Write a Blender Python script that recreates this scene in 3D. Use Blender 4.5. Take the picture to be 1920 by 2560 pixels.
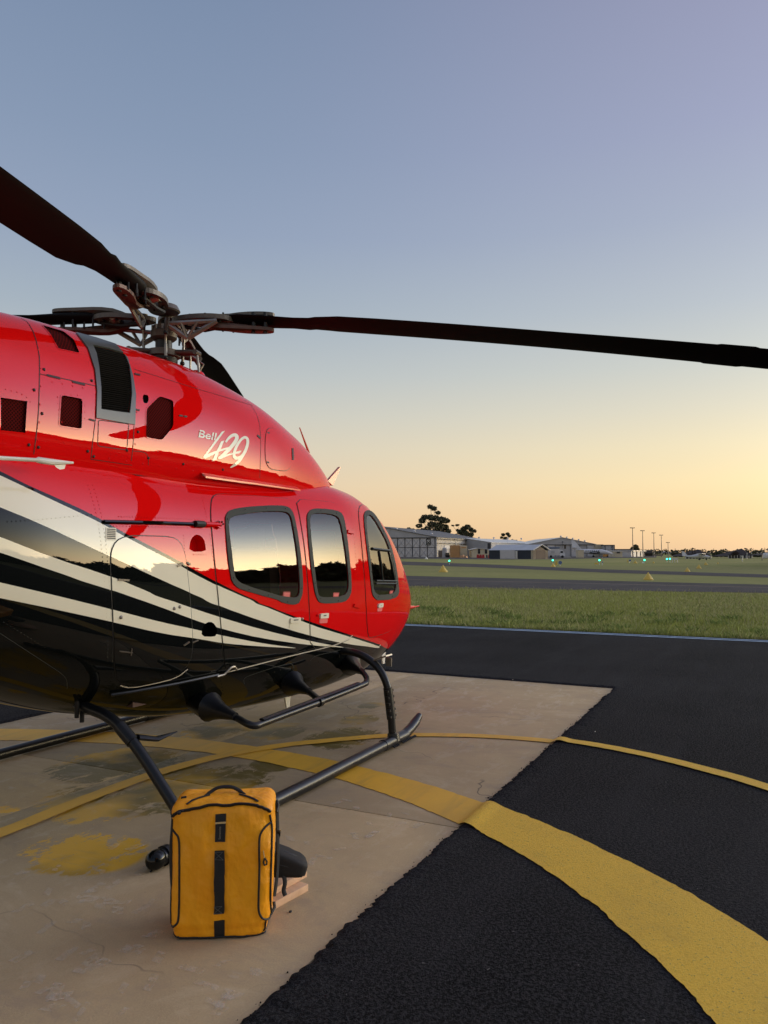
import bpy, bmesh, math, random
import numpy as np
from mathutils import Vector, Matrix, geometry, noise
from mathutils.bvhtree import BVHTree
R = math.radians
random.seed(7); rng = np.random.default_rng(7)
S = bpy.context.scene; C = S.collection
for o in list(bpy.data.objects): bpy.data.objects.remove(o)

# ------------------------------------------------------------------ camera
F, YH, PSI, CAMH = 1924., 1382., R(26.4), 1.6
PITCH = math.atan((YH-1280)/F)
cam = bpy.data.objects.new('camera', bpy.data.cameras.new('camera')); C.objects.link(cam)
cam.location = (0, 0, CAMH); cam.rotation_euler = (R(90)+PITCH, 0, PSI-R(90))
cam.data.sensor_fit = 'VERTICAL'; cam.data.sensor_height = 24; cam.data.lens = 24*F/2560
cam.data.clip_start = .05; cam.data.clip_end = 9000; S.camera = cam
FW = Vector((math.cos(PSI)*math.cos(PITCH), math.sin(PSI)*math.cos(PITCH), math.sin(PITCH)))
RT = Vector((math.sin(PSI), -math.cos(PSI), 0)); UP = RT.cross(FW)
CP = Vector((0, 0, CAMH))
def rayd(x, y): return FW*F+RT*(x-960)-UP*(y-1280)
def pl(x, y, ax, v):                       # point of the plane axis=v seen at a photo pixel
    d = rayd(x, y); return CP+d*((v-CP[ax])/d[ax])
def gd(x, dist, z=0.):                     # point at forward distance dist in the direction of photo column x
    p = Vector((math.cos(PSI), math.sin(PSI), 0))*dist+RT*((x-960)/F*dist); p.z = z; return p
def hz(y, dist): return CAMH+(YH-y)/F*dist # height seen at photo row y at that distance

# ------------------------------------------------------------------ world: dusk sky
def srgb(r, g, b):
    f = lambda c: (c/255/12.92 if c/255 <= .04045 else ((c/255+.055)/1.055)**2.4)
    return (f(r), f(g), f(b), 1)
GLOW_AZ = R(-46)
w = bpy.data.worlds.new('World'); S.world = w; w.use_nodes = True
N = w.node_tree.nodes; L = w.node_tree.links; N.clear()
def wn(t, **k):
    n = N.new(t)
    for a, b in k.items(): setattr(n, a, b)
    return n
def wm(op, a, b=None, c=None):
    n = wn('ShaderNodeMath', operation=op)
    for i, v in enumerate((a, b, c)):
        if v is None: continue
        if isinstance(v, (int, float)): n.inputs[i].default_value = v
        else: L.new(v, n.inputs[i])
    return n.outputs[0]
tc = wn('ShaderNodeTexCoord'); sp = wn('ShaderNodeSeparateXYZ'); L.new(tc.outputs['Generated'], sp.inputs[0])
X, Y, Z = sp.outputs
hl = wm('SQRT', wm('MAXIMUM', wm('ADD', wm('MULTIPLY', X, X), wm('MULTIPLY', Y, Y)), 1e-6))
cosd = wm('DIVIDE', wm('ADD', wm('MULTIPLY', X, math.cos(GLOW_AZ)), wm('MULTIPLY', Y, math.sin(GLOW_AZ))), hl)
daz = wm('MULTIPLY', wm('ARCCOSINE', wm('MAXIMUM', wm('MINIMUM', cosd, 1), -1)), 180/math.pi)
el = wm('MULTIPLY', wm('ARCSINE', wm('MAXIMUM', wm('MINIMUM', Z, 1), -1)), 180/math.pi)
elf = wm('DIVIDE', wm('MAXIMUM', el, 0), 90)
def ramp(st):
    n = wn('ShaderNodeValToRGB'); e = n.color_ramp.elements; n.color_ramp.interpolation = 'B_SPLINE' if False else 'LINEAR'
    while len(e) > 1: e.remove(e[-1])
    for i, (d, c) in enumerate(st):
        x = e[0] if i == 0 else e.new(d/90)
        x.position = d/90; x.color = srgb(*c)
    L.new(elf, n.inputs[0]); return n.outputs[0]
rR = ramp([(0, (240, 203, 158)), (2.5, (247, 216, 166)), (5, (247, 225, 178)), (7.5, (238, 223, 187)), (10, (222, 215, 194)), (13, (203, 205, 198)), (17, (184, 191, 199)), (22.5, (166, 174, 194)), (28, (157, 162, 190)), (37, (147, 149, 178)), (60, (142, 142, 164)), (90, (138, 140, 160))])
rL = ramp([(0, (222, 186, 146)), (2.5, (224, 194, 160)), (5, (221, 200, 173)), (7.5, (211, 201, 182)), (10, (198, 197, 188)), (13, (181, 188, 191)), (17, (161, 174, 187)), (22.5, (143, 158, 183)), (28, (132, 149, 176)), (37, (119, 137, 166)), (60, (128, 136, 158)), (90, (138, 140, 160))])
mx = wn('ShaderNodeMixRGB'); mf = wn('ShaderNodeMapRange', interpolation_type='SMOOTHSTEP')
L.new(daz, mf.inputs[0]); mf.inputs[1].default_value = 38; mf.inputs[2].default_value = 90; mf.inputs[3].default_value = 1; mf.inputs[4].default_value = 0
L.new(mf.outputs[0], mx.inputs[0]); L.new(rL, mx.inputs[1]); L.new(rR, mx.inputs[2])
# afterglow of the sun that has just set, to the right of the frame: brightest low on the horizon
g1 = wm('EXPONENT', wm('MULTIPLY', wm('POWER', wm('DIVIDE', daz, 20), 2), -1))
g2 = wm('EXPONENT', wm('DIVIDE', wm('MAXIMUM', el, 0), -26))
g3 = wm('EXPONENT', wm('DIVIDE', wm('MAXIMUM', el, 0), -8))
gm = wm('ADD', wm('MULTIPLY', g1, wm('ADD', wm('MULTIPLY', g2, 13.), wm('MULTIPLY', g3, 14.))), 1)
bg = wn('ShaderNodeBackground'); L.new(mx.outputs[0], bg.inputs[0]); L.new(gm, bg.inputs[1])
# a small share of physical sky on top, sun just under the horizon
sk = wn('ShaderNodeTexSky', sky_type='NISHITA'); sk.sun_disc = False; sk.sun_elevation = R(0.5); sk.sun_rotation = R(90)-GLOW_AZ
bs = wn('ShaderNodeBackground'); L.new(sk.outputs[0], bs.inputs[0]); bs.inputs[1].default_value = .05
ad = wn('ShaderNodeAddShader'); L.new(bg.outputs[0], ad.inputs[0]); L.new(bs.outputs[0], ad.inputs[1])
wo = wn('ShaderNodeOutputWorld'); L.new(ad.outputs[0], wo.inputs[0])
w.cycles.sampling_method = 'MANUAL'; w.cycles.sample_map_resolution = 1024
S.view_settings.view_transform = 'Standard'; S.view_settings.look = 'None'; S.view_settings.gamma = 1
S.view_settings.use_curve_mapping = False; S.view_settings.exposure = 0.
S.cycles.max_bounces = 8; S.cycles.transparent_max_bounces = 16
try: S.cycles.use_denoising = True
except Exception: pass

# ------------------------------------------------------------------ materials
MT = {}
def mat(name, col, rough=.5, metal=0., coat=0., coatr=.03, spec=.5, bump=None, var=None, emis=None, ior=None):
    """bump=(scale, strength, distance)  var=(scale, amount) value variation  """
    m = bpy.data.materials.new(name); m.use_nodes = True; MT[name] = m
    nt = m.node_tree; p = nt.nodes['Principled BSDF']
    c = (*col, 1) if len(col) == 3 else col
    p.inputs['Base Color'].default_value = c; p.inputs['Roughness'].default_value = rough; p.inputs['Metallic'].default_value = metal
    p.inputs['Coat Weight'].default_value = coat; p.inputs['Coat Roughness'].default_value = coatr
    p.inputs['Specular IOR Level'].default_value = spec
    if ior: p.inputs['IOR'].default_value = ior
    if emis: p.inputs['Emission Color'].default_value = (*emis[:3], 1); p.inputs['Emission Strength'].default_value = emis[3]
    t = nt.nodes.new('ShaderNodeTexCoord')
    if var:
        n = nt.nodes.new('ShaderNodeTexNoise'); n.inputs['Scale'].default_value = var[0]; n.inputs['Detail'].default_value = 6
        nt.links.new(t.outputs['Object'], n.inputs[0])
        mr = nt.nodes.new('ShaderNodeMapRange'); nt.links.new(n.outputs[0], mr.inputs[0])
        mr.inputs[1].default_value = .25; mr.inputs[2].default_value = .75; mr.inputs[3].default_value = 1-var[1]; mr.inputs[4].default_value = 1+var[1]
        mm = nt.nodes.new('ShaderNodeVectorMath'); mm.operation = 'SCALE'; mm.inputs[0].default_value = c[:3]
        nt.links.new(mr.outputs[0], mm.inputs['Scale']); nt.links.new(mm.outputs[0], p.inputs['Base Color'])
    if bump:
        n = nt.nodes.new('ShaderNodeTexNoise'); n.inputs['Scale'].default_value = bump[0]; n.inputs['Detail'].default_value = 5
        nt.links.new(t.outputs['Object'], n.inputs[0])
        b = nt.nodes.new('ShaderNodeBump'); b.inputs['Strength'].default_value = bump[1]; b.inputs['Distance'].default_value = bump[2]
        nt.links.new(n.outputs[0], b.inputs['Height']); nt.links.new(b.outputs[0], p.inputs['Normal'])
    return m
class NB:                                   # tiny node helper for the bigger materials
    def __init__(s, m): s.nt = m.node_tree; s.p = s.nt.nodes['Principled BSDF']; s.tc = s.nt.nodes.new('ShaderNodeTexCoord')
    def n(s, t, **k):
        x = s.nt.nodes.new(t)
        for a, b in k.items(): setattr(x, a, b)
        return x
    def l(s, a, b): s.nt.links.new(a, b)
    def m(s, op, a, b=None, clamp=False):
        x = s.n('ShaderNodeMath', operation=op, use_clamp=clamp)
        for i, v in enumerate((a, b)):
            if v is None: continue
            if isinstance(v, (int, float)): x.inputs[i].default_value = v
            else: s.l(v, x.inputs[i])
        return x.outputs[0]
    def noise(s, sc, det=6, rough=.55, scale3=None, dist=0):
        mp = s.n('ShaderNodeMapping'); s.l(s.tc.outputs['Object'], mp.inputs[0])
        if scale3: mp.inputs['Scale'].default_value = scale3
        x = s.n('ShaderNodeTexNoise'); s.l(mp.outputs[0], x.inputs[0]); x.inputs['Scale'].default_value = sc
        x.inputs['Detail'].default_value = det; x.inputs['Roughness'].default_value = rough; x.inputs['Distortion'].default_value = dist
        return x.outputs[0]
    def rng(s, v, a, b, c=0., d=1., smooth=False):
        x = s.n('ShaderNodeMapRange'); x.interpolation_type = 'SMOOTHSTEP' if smooth else 'LINEAR'
        s.l(v, x.inputs[0])
        for i, q in enumerate((a, b, c, d)): x.inputs[i+1].default_value = q
        return x.outputs[0]
    def mix(s, f, a, b):
        x = s.n('ShaderNodeMixRGB')
        for i, v in enumerate((f, a, b)):
            if isinstance(v, (int, float)): x.inputs[i].default_value = v
            elif isinstance(v, tuple): x.inputs[i].default_value = (*v[:3], 1)
            else: s.l(v, x.inputs[i])
        return x.outputs[0]
    def bump(s, h, st, d):
        b = s.n('ShaderNodeBump'); b.inputs['Strength'].default_value = st; b.inputs['Distance'].default_value = d
        s.l(h, b.inputs['Height']); s.l(b.outputs[0], s.p.inputs['Normal'])

mat('red_paint', (.72, .004, .004), .4, coat=.68, coatr=.012, var=(1.5, .05), spec=0.)
mat('white_paint', (.80, .76, .60), .4, spec=0., coat=.9, coatr=.02, var=(2, .04))
mat('black_paint', (.004, .005, .005), .4, spec=0., coat=.62, coatr=.012)
mat('seam_dark', (.03, .004, .004), .6)
mat('seam_black', (.008, .008, .008), .6)
mat('seam_light', (.6, .55, .45), .35)
mat('rubber_frame', (.045, .048, .043), .7, spec=.25, bump=(60, .15, .002))
mat('grille_frame', (.06, .062, .05), .45, coat=.3, coatr=.2, var=(8, .25))
mat('louvre', (.012, .011, .010), .85, spec=.05)
mat('dark_hole', (.004, .004, .004), .9)
mat('screen_mesh', (.07, .008, .008), .9, spec=.03)
mat('steel', (.32, .29, .25), .4, metal=.75, var=(20, .15))
mat('hub_metal', (.125, .108, .09), .45, metal=.4, var=(12, .2))
mat('hub_brown', (.13, .075, .055), .5, metal=.25, var=(15, .25))
mat('dark_metal', (.03, .03, .032), .4, metal=.6)
mat('blade_black', (.004, .004, .004), .6, spec=.15, var=(3, .3))
mat('gear_black', (.007, .008, .010), .36, spec=.35, coat=.1, coatr=.2, var=(9, .25), bump=(35, .06, .002))
mat('cream_label', (.72, .68, .55), .45)
mat('pink_label', (.75, .12, .12), .5)
mat('interior', (.075, .038, .03), .8)
mat('interior_light', (.35, .33, .3), .8)
mat('antenna_white', (.72, .7, .62), .4)
mat('antenna_pink', (.65, .12, .06), .4, coat=.6)
mat('bag_black', (.010, .010, .011), .75, bump=(500, .3, .001))
mat('zip_black', (.008, .008, .009), .6)
mat('cord_tan', (.6, .42, .18), .7)
mat('thread_grey', (.12, .12, .11), .8)
mat('wood', (.62, .36, .20), .65)
mat('tarp_edge', (.5, .25, .02), .6)

m = mat('bag_orange', (.80, .30, .008), .42, spec=.35); b = NB(m)
n1 = b.noise(9, 3, .5, (1, 1, .55)); n2 = b.noise(34, 3, .5); n3 = b.noise(900, 2, .5)
b.bump(b.m('ADD', b.m('MULTIPLY', n1, 1.), b.m('ADD', b.m('MULTIPLY', n2, .16), b.m('MULTIPLY', n3, .012))), .75, .035)
b.l(b.mix(b.rng(b.noise(6, 4), .3, .75), (1., .43, .012), (.96, .35, .006)), b.p.inputs['Base Color'])

m = mat('wood_timber', (.7, .45, .28), .7); b = NB(m)
b.l(b.mix(b.rng(b.noise(14, 4, .6, (1, 1, 1)), .3, .7), (.78, .50, .31), (.62, .38, .22)), b.p.inputs['Base Color'])

m = mat('cabin_glass', (.02, .02, .02), .03); nt = m.node_tree
nt.nodes.clear()
tr = nt.nodes.new('ShaderNodeBsdfTransparent'); tr.inputs[0].default_value = (.5, .5, .48, 1)
gl = nt.nodes.new('ShaderNodeBsdfGlossy'); gl.inputs['Roughness'].default_value = .012; gl.inputs[0].default_value = (1, .97, .93, 1)
fr = nt.nodes.new('ShaderNodeFresnel'); fr.inputs[0].default_value = 1.6
mxs = nt.nodes.new('ShaderNodeMixShader'); out = nt.nodes.new('ShaderNodeOutputMaterial')
nt.links.new(fr.outputs[0], mxs.inputs[0]); nt.links.new(tr.outputs[0], mxs.inputs[1]); nt.links.new(gl.outputs[0], mxs.inputs[2]); nt.links.new(mxs.outputs[0], out.inputs[0])

# ground materials
m = mat('concrete', (.4, .3, .22), .85, spec=.2); b = NB(m)
big = b.noise(.55, 5, .55); med = b.noise(3.2, 8, .62, (1, 1, 1)); fine = b.noise(120, 4, .6); scr = b.noise(2.6, 12, .76, (.6, 1.9, 1), .4)
base = b.mix(b.rng(big, .3, .7), (.54, .400, .222), (.45, .330, .185))
base = b.mix(b.rng(med, .35, .8, 0, .6), base, (.37, .27, .155))
base = b.mix(b.rng(fine, .35, .75, 0, .35), base, (.26, .185, .12))
# worn olive / yellow paint remains, strongest beside the old markings
sx = b.n('ShaderNodeSeparateXYZ'); b.l(b.tc.outputs['Object'], sx.inputs[0]); px_, py_, _ = sx.outputs
def blob(cx, cy, rx, ry):
    dx = b.m('DIVIDE', b.m('SUBTRACT', px_, cx), rx); dy = b.m('DIVIDE', b.m('SUBTRACT', py_, cy), ry)
    return b.rng(b.m('ADD', b.m('MULTIPLY', dx, dx), b.m('MULTIPLY', dy, dy)), 0, 1.6, 1, 0, True)
mask = None
stains = []
for sx0, sy0, sx1, sy1 in [(60, 2070, 360, 2190), (90, 1950, 420, 2060), (300, 1900, 660, 2030), (150, 1860, 430, 1960), (470, 1795, 640, 1850), (620, 1805, 760, 1850), (770, 1815, 930, 1880), (850, 1785, 940, 1812), (480, 1740, 600, 1790), (900, 1755, 960, 1772), (0, 2010, 40, 2035), (640, 1880, 760, 1930)]:
    l_, r_2, t_, u_ = pl(sx0, (sy0+sy1)/2, 2, 0), pl(sx1, (sy0+sy1)/2, 2, 0), pl((sx0+sx1)/2, sy0, 2, 0), pl((sx0+sx1)/2, sy1, 2, 0)
    cc_ = (l_+r_2)/2; stains.append((cc_.x, cc_.y, max(abs(l_.x-r_2.x), abs(t_.x-u_.x))*.55, max(abs(l_.y-r_2.y), abs(t_.y-u_.y))*.55))
for q in stains:
    v = blob(*q); mask = v if mask is None else b.m('MAXIMUM', mask, v)
wear = b.m('ADD', b.m('MULTIPLY', mask, .72), b.m('ADD', b.m('MULTIPLY', b.m('SUBTRACT', scr, .5), 4.4), b.m('MULTIPLY', b.m('SUBTRACT', b.noise(11, 9, .8), .5), 2.6)))
wm_ = b.rng(wear, .26, .29)
wy = b.mix(b.rng(b.m('ADD', b.noise(1.1, 3), b.rng(sx.outputs[0], 3.9, 3.2, 0, .12)), .46, .62), (.15, .105, .018), (.68, .37, .02))
base = b.mix(b.m('MULTIPLY', wm_, b.rng(mask, .02, .2)), base, wy)
# pale paint smears dragged along the pad
st = b.noise(5., 7, .6, (1.6, .5, 1)); base = b.mix(b.rng(b.m('MULTIPLY', st, b.rng(b.noise(.9, 3), .42, .6, .8, 1.05)), .66, .74, 0, .38), base, (.55, .5, .45))
dk = b.noise(6.5, 6, .7, (1, 1, 1)); base = b.mix(b.rng(dk, .66, .76, 0, .6), base, (.15, .11, .085))
gr_ = b.noise(1.7, 10, .75, (1.4, .7, 1), .6); base = b.mix(b.rng(gr_, .52, .66, 0, .5), base, (.30, .225, .165)); base = b.mix(b.rng(gr_, .33, .46, .4, 0), base, (.62, .49, .32))
pore = b.noise(210, 2, .6); base = b.mix(b.rng(pore, .66, .72, 0, .5), base, (.12, .09, .07))
# hairline cracks
vo = b.n('ShaderNodeTexVoronoi', feature='DISTANCE_TO_EDGE'); mp = b.n('ShaderNodeMapping'); wv = b.n('ShaderNodeVectorMath', operation='ADD')
nz = b.n('ShaderNodeTexNoise'); nz.inputs['Scale'].default_value = 3.5; b.l(b.tc.outputs['Object'], nz.inputs[0])
sc = b.n('ShaderNodeVectorMath', operation='SCALE'); b.l(nz.outputs['Color'], sc.inputs[0]); sc.inputs['Scale'].default_value = .35
b.l(b.tc.outputs['Object'], wv.inputs[0]); b.l(sc.outputs[0], wv.inputs[1]); b.l(wv.outputs[0], vo.inputs['Vector']); vo.inputs['Scale'].default_value = .42
crk = b.m('MULTIPLY', b.rng(vo.outputs['Distance'], .0012, .0028, 1, 0), b.rng(b.noise(.7, 2), .5, .56))
base = b.mix(b.m('MULTIPLY', crk, .65), base, (.10, .075, .06))
b.l(base, b.p.inputs['Base Color']); b.bump(b.m('ADD', fine, b.m('MULTIPLY', med, .6)), .35, .004)
b.l(b.rng(wm_, 0, 1, .78, .5), b.p.inputs['Roughness'])

def asphalt(name, lo, hi, sc=150, st=1., dist=.006):
    m = mat(name, lo, .95, spec=.08); b = NB(m)
    f = b.noise(sc, 3, .7); g = b.noise(.35, 5); k = b.noise(sc*2.7, 2, .5); s2 = b.noise(1.2, 6, .6, (.3, 1.6, 1))
    c = b.mix(b.rng(f, .44, .60), lo, hi); c = b.mix(b.rng(k, .60, .70, 0, .6), c, tuple(x*2.6 for x in hi)); c = b.mix(b.rng(g, .35, .7, 0, .45), c, tuple(x*1.5 for x in hi))
    c = b.mix(b.rng(s2, .5, .75, 0, .3), c, tuple(x*1.7 for x in hi))
    sp_ = b.noise(40, 1, .4); c = b.mix(b.rng(sp_, .80, .82, 0, .7), c, (.2, .19, .18))
    b.l(c, b.p.inputs['Base Color']); b.bump(b.m('ADD', f, b.m('MULTIPLY', k, .5)), st, dist); return m
asphalt('asphalt_new', (.004, .004, .0045), (.036, .035, .036), 62, 1., .016)
asphalt('asphalt_old', (.06, .054, .05), (.095, .085, .08), 40, .3, .01)
asphalt('asphalt_edge', (.004, .004, .0045), (.017, .0165, .017), 85, 1., .02)
m = mat('yellow_paint', (.7, .42, .05), .6); b = NB(m)
f = b.noise(70, 4, .8); g = b.noise(2.2, 6, .6, (1, 1, 1)); s3 = b.noise(3.4, 5, .6, (.4, 3., 1)); w9 = b.noise(7, 7, .72)
sx = b.n('ShaderNodeSeparateXYZ'); b.l(b.tc.outputs['Object'], sx.inputs[0])
onp = b.rng(sx.outputs[1], 1.62, 1.70)
new = b.mix(b.rng(f, .3, .7), (.62, .34, .004), (1., .62, .03)); new = b.mix(b.rng(f, .56, .64, 0, .7), new, (.17, .10, .015)); new = b.mix(b.rng(b.noise(3., 6, .65, (1, 1, 1)), .5, .72, 0, .35), new, (.45, .26, .02))
old = b.mix(b.rng(g, .3, .7), (.82, .44, .02), (.66, .35, .022)); old = b.mix(b.rng(s3, .5, .66, 0, .5), old, (.50, .28, .04))
old = b.mix(b.rng(w9, .64, .70, 0, .75), old, (.20, .13, .05))
c = b.mix(onp, new, old); c = b.mix(b.rng(b.noise(.9, 4), .5, .7, 0, .25), c, (.50, .30, .03))
b.l(c, b.p.inputs['Base Color']); b.bump(b.m('MULTIPLY', f, b.rng(onp, 0, 1, 1, .12)), .8, .006)
mat('blue_paint', (.42, .55, .68), .6, var=(20, .2))
m = mat('grass_ground', (.1, .12, .04), .9, spec=.1); b = NB(m)
g1_ = b.noise(.06, 6, .6); g2_ = b.noise(1.4, 8, .7); g3_ = b.noise(.02, 4, .5, (1, .35, 1)); g4_ = b.noise(7, 4, .7)
c = b.mix(b.rng(g1_, .35, .65), (.28, .285, .075), (.38, .35, .115)); c = b.mix(b.rng(g3_, .42, .6, 0, .4), c, (.25, .21, .10))
c = b.mix(b.rng(g2_, .35, .75, 0, .5), c, (.11, .13, .04)); c = b.mix(b.rng(g4_, .4, .75, 0, .4), c, (.27, .255, .11))
b.l(c, b.p.inputs['Base Color']); b.bump(g2_, .6, .08)
mg = mat('grass_blade', (.12, .16, .04), .75, spec=.15); b = NB(mg)
oi = b.n('ShaderNodeVertexColor'); oi.layer_name = 'tint'; b.l(oi.outputs[0], b.p.inputs['Base Color'])
m = mat('leaf', (.05, .065, .03), .7, spec=.2); b = NB(m); oi = b.n('ShaderNodeVertexColor'); oi.layer_name = 'tint'; b.l(oi.outputs[0], b.p.inputs['Base Color'])
mat('bark', (.30, .26, .21), .8, var=(4, .3))

# ------------------------------------------------------------------ object helpers
ORG = {}
def tag(o, label=None, cat=None, group=None, kind=None):
    if label: o['label'] = label
    if cat: o['category'] = cat
    if group: o['group'] = group
    if kind: o['kind'] = kind
    return o
def thing(name, loc, label, cat, group=None, rz=0.):
    o = bpy.data.objects.new(name, None); o.empty_display_size = .1; C.objects.link(o); o.location = loc; o.rotation_euler = (0, 0, rz)
    ORG[o] = (Vector(loc) if rz == 0 else Vector((0, 0, 0))); return tag(o, label, cat, group)
def link(name, me, parent=None, loc=None):
    o = bpy.data.objects.new(name, me); C.objects.link(o)
    if parent is not None: o.parent = parent; ORG[o] = ORG[parent]
    else: ORG[o] = Vector(loc) if loc is not None else Vector((0, 0, 0)); o.location = ORG[o]
    return o
def copy_tree(o, parent=None):
    c = o.copy(); C.objects.link(c)
    if parent is not None: c.parent = parent
    for ch in o.children: copy_tree(ch, c)
    return c
def rot(ax, ang): return Matrix.Rotation(ang, 3, ax)

class MB:
    def __init__(s): s.v = []; s.f = []; s.m = []; s.sm = []
    def add(s, vs, fs, mi=0, smooth=False, M=None, loc=None):
        o = len(s.v)
        for p in vs:
            p = Vector(p)
            if M is not None: p = M @ p
            if loc is not None: p = p+Vector(loc)
            s.v.append(p)
        for f in fs: s.f.append([i+o for i in f]); s.m.append(mi); s.sm.append(smooth)
        return s
    def box(s, c, d, M=None, mi=0, bev=0.):
        x, y, z = [q/2 for q in d]
        if bev <= 0:
            vs = [(a*x, b*y, c_*z) for a in (-1, 1) for b in (-1, 1) for c_ in (-1, 1)]
            fs = [(0, 1, 3, 2), (4, 6, 7, 5), (0, 4, 5, 1), (2, 3, 7, 6), (0, 2, 6, 4), (1, 5, 7, 3)]
            return s.add(vs, fs, mi, False, M, c)
        bm = bmesh.new(); bmesh.ops.create_cube(bm, size=1)
        for v in bm.verts: v.co = Vector((v.co.x*d[0], v.co.y*d[1], v.co.z*d[2]))
        bmesh.ops.bevel(bm, geom=bm.edges[:]+bm.verts[:], offset=bev, segments=2, affect='EDGES', profile=.6)
        bm.verts.index_update(); s.add([v.co.copy() for v in bm.verts], [[v.index for v in f.verts] for f in bm.faces], mi, True, M, c); bm.free(); return s
    def prism(s, poly, z0, z1, M=None, loc=None, mi=0):   # polygon in local xy, extruded in z
        n = len(poly)
        vs = [(p[0], p[1], z0) for p in poly]+[(p[0], p[1], z1) for p in poly]
        fs = [list(range(n))[::-1], list(range(n, 2*n))]+[(i, (i+1) % n, n+(i+1) % n, n+i) for i in range(n)]
        return s.add(vs, fs, mi, False, M, loc)
    def tube(s, path, r, seg=10, caps=True, mi=0, sc=None, closed=False):
        P = [Vector(p) for p in path]; n = len(P); rr = r if hasattr(r, '__len__') else [r]*n
        up = Vector((0, 0, 1)); vs = []; last = None
        for i in range(n):
            t = (P[(i+1) % n]-P[i-1]) if closed else (P[min(i+1, n-1)]-P[max(i-1, 0)])
            t.normalize()
            if last is None:
                a = t.cross(up)
                if a.length < .05: a = t.cross(Vector((1, 0, 0)))
            else: a = last-t*last.dot(t)
            a.normalize(); last = a; b_ = t.cross(a)
            for k in range(seg):
                q = 2*math.pi*k/seg; vs.append(P[i]+(a*math.cos(q)*(sc[0] if sc else 1)+b_*math.sin(q)*(sc[1] if sc else 1))*rr[i])
        fs = []
        for i in range(n if closed else n-1):
            for k in range(seg): a0 = i*seg+k; a1 = i*seg+(k+1) % seg; b0 = ((i+1) % n)*seg+k; b1 = ((i+1) % n)*seg+(k+1) % seg; fs.append((a0, b0, b1, a1))
        if caps and not closed: fs += [list(range(seg)), list(range((n-1)*seg, n*seg))[::-1]]
        return s.add(vs, fs, mi, True)
    def cyl(s, a, b, r, seg=12, mi=0, r2=None): return s.tube([a, b], [r, r if r2 is None else r2], seg, mi=mi)
    def sph(s, c, r, mi=0, seg=10, sc=(1, 1, 1)):
        vs = []; fs = []; m = seg//2+1
        for i in range(m+1):
            for k in range(seg):
                a = math.pi*i/m; q = 2*math.pi*k/seg; vs.append((r*sc[0]*math.sin(a)*math.cos(q), r*sc[1]*math.sin(a)*math.sin(q), r*sc[2]*math.cos(a)))
        for i in range(m):
            for k in range(seg): fs.append((i*seg+k, (i+1)*seg+k, (i+1)*seg+(k+1) % seg, i*seg+(k+1) % seg))
        return s.add(vs, fs, mi, True, loc=c)
    def build(s, name, mats, parent=None, loc=None, **tg):
        me = bpy.data.meshes.new(name)
        off = ORG[parent] if parent is not None else (Vector(loc) if loc is not None else Vector((0, 0, 0)))
        me.from_pydata([v-off for v in s.v], [], s.f)
        for m_ in ([mats] if isinstance(mats, str) else mats): me.materials.append(MT[m_])
        me.polygons.foreach_set('material_index', s.m); me.polygons.foreach_set('use_smooth', s.sm)
        me.update()
        if any(s.sm) and not all(s.sm) or any(s.sm):
            bm = bmesh.new(); bm.from_mesh(me)
            for e in bm.edges:
                if len(e.link_faces) == 2 and e.calc_face_angle(0) > R(42): e.smooth = False
            bm.to_mesh(me); bm.free()
        o = link(name, me, parent, loc); tag(o, **tg); return o
def npmesh(name, V, faces, mats, parent=None, smooth=False, tint=None, **tg):
    me = bpy.data.meshes.new(name); k = faces.shape[1]
    me.vertices.add(len(V)); me.vertices.foreach_set('co', np.asarray(V, np.float32).ravel())
    me.loops.add(faces.size); me.loops.foreach_set('vertex_index', faces.astype(np.int32).ravel())
    me.polygons.add(len(faces)); me.polygons.foreach_set('loop_start', np.arange(0, faces.size, k, dtype=np.int32))
    me.update(calc_edges=True)
    me.polygons.foreach_set('use_smooth', np.full(len(faces), smooth))
    if tint is not None:
        a = me.color_attributes.new('tint', 'FLOAT_COLOR', 'POINT'); a.data.foreach_set('color', np.c_[tint, np.ones(len(tint))].astype(np.float32).ravel())
    for m_ in ([mats] if isinstance(mats, str) else mats): me.materials.append(MT[m_])
    o = link(name, me, parent); tag(o, **tg); return o

# ================================================================== GROUND
PX0, PX1, PY0, PY1 = -1.2, 9.43, 1.64, 6.46        # concrete pad
def sheet(name, poly, z, m, **tg):
    mb = MB(); mb.add([(p[0], p[1], z) for p in poly], [list(range(len(poly)))]); return mb.build(name, m, **tg)
sheet('grass_field', [(-5000, -5000), (6000, -5000), (6000, 6000), (-5000, 6000)], -.05, 'grass_ground', kind='structure')
sheet('joint_bed', [(PX0-.1, PY0-.1), (PX1+.1, PY0-.1), (PX1+.1, PY1+.1), (PX0-.1, PY1+.1)], -.022, 'seam_black', kind='structure')
pad = bpy.data.objects.new('concrete_pad', None); C.objects.link(pad); ORG[pad] = Vector((0, 0, 0)); pad['kind'] = 'structure'
for x0, x1 in ((PX0, 4.285), (4.295, PX1)):
    for y0, y1 in ((PY0, 4.20), (4.206, PY1)):
        MB().box(((x0+x1)/2, (y0+y1)/2, -.01), (x1-x0, y1-y0, .02), bev=.002).build('concrete_slab', 'concrete', pad)
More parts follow.
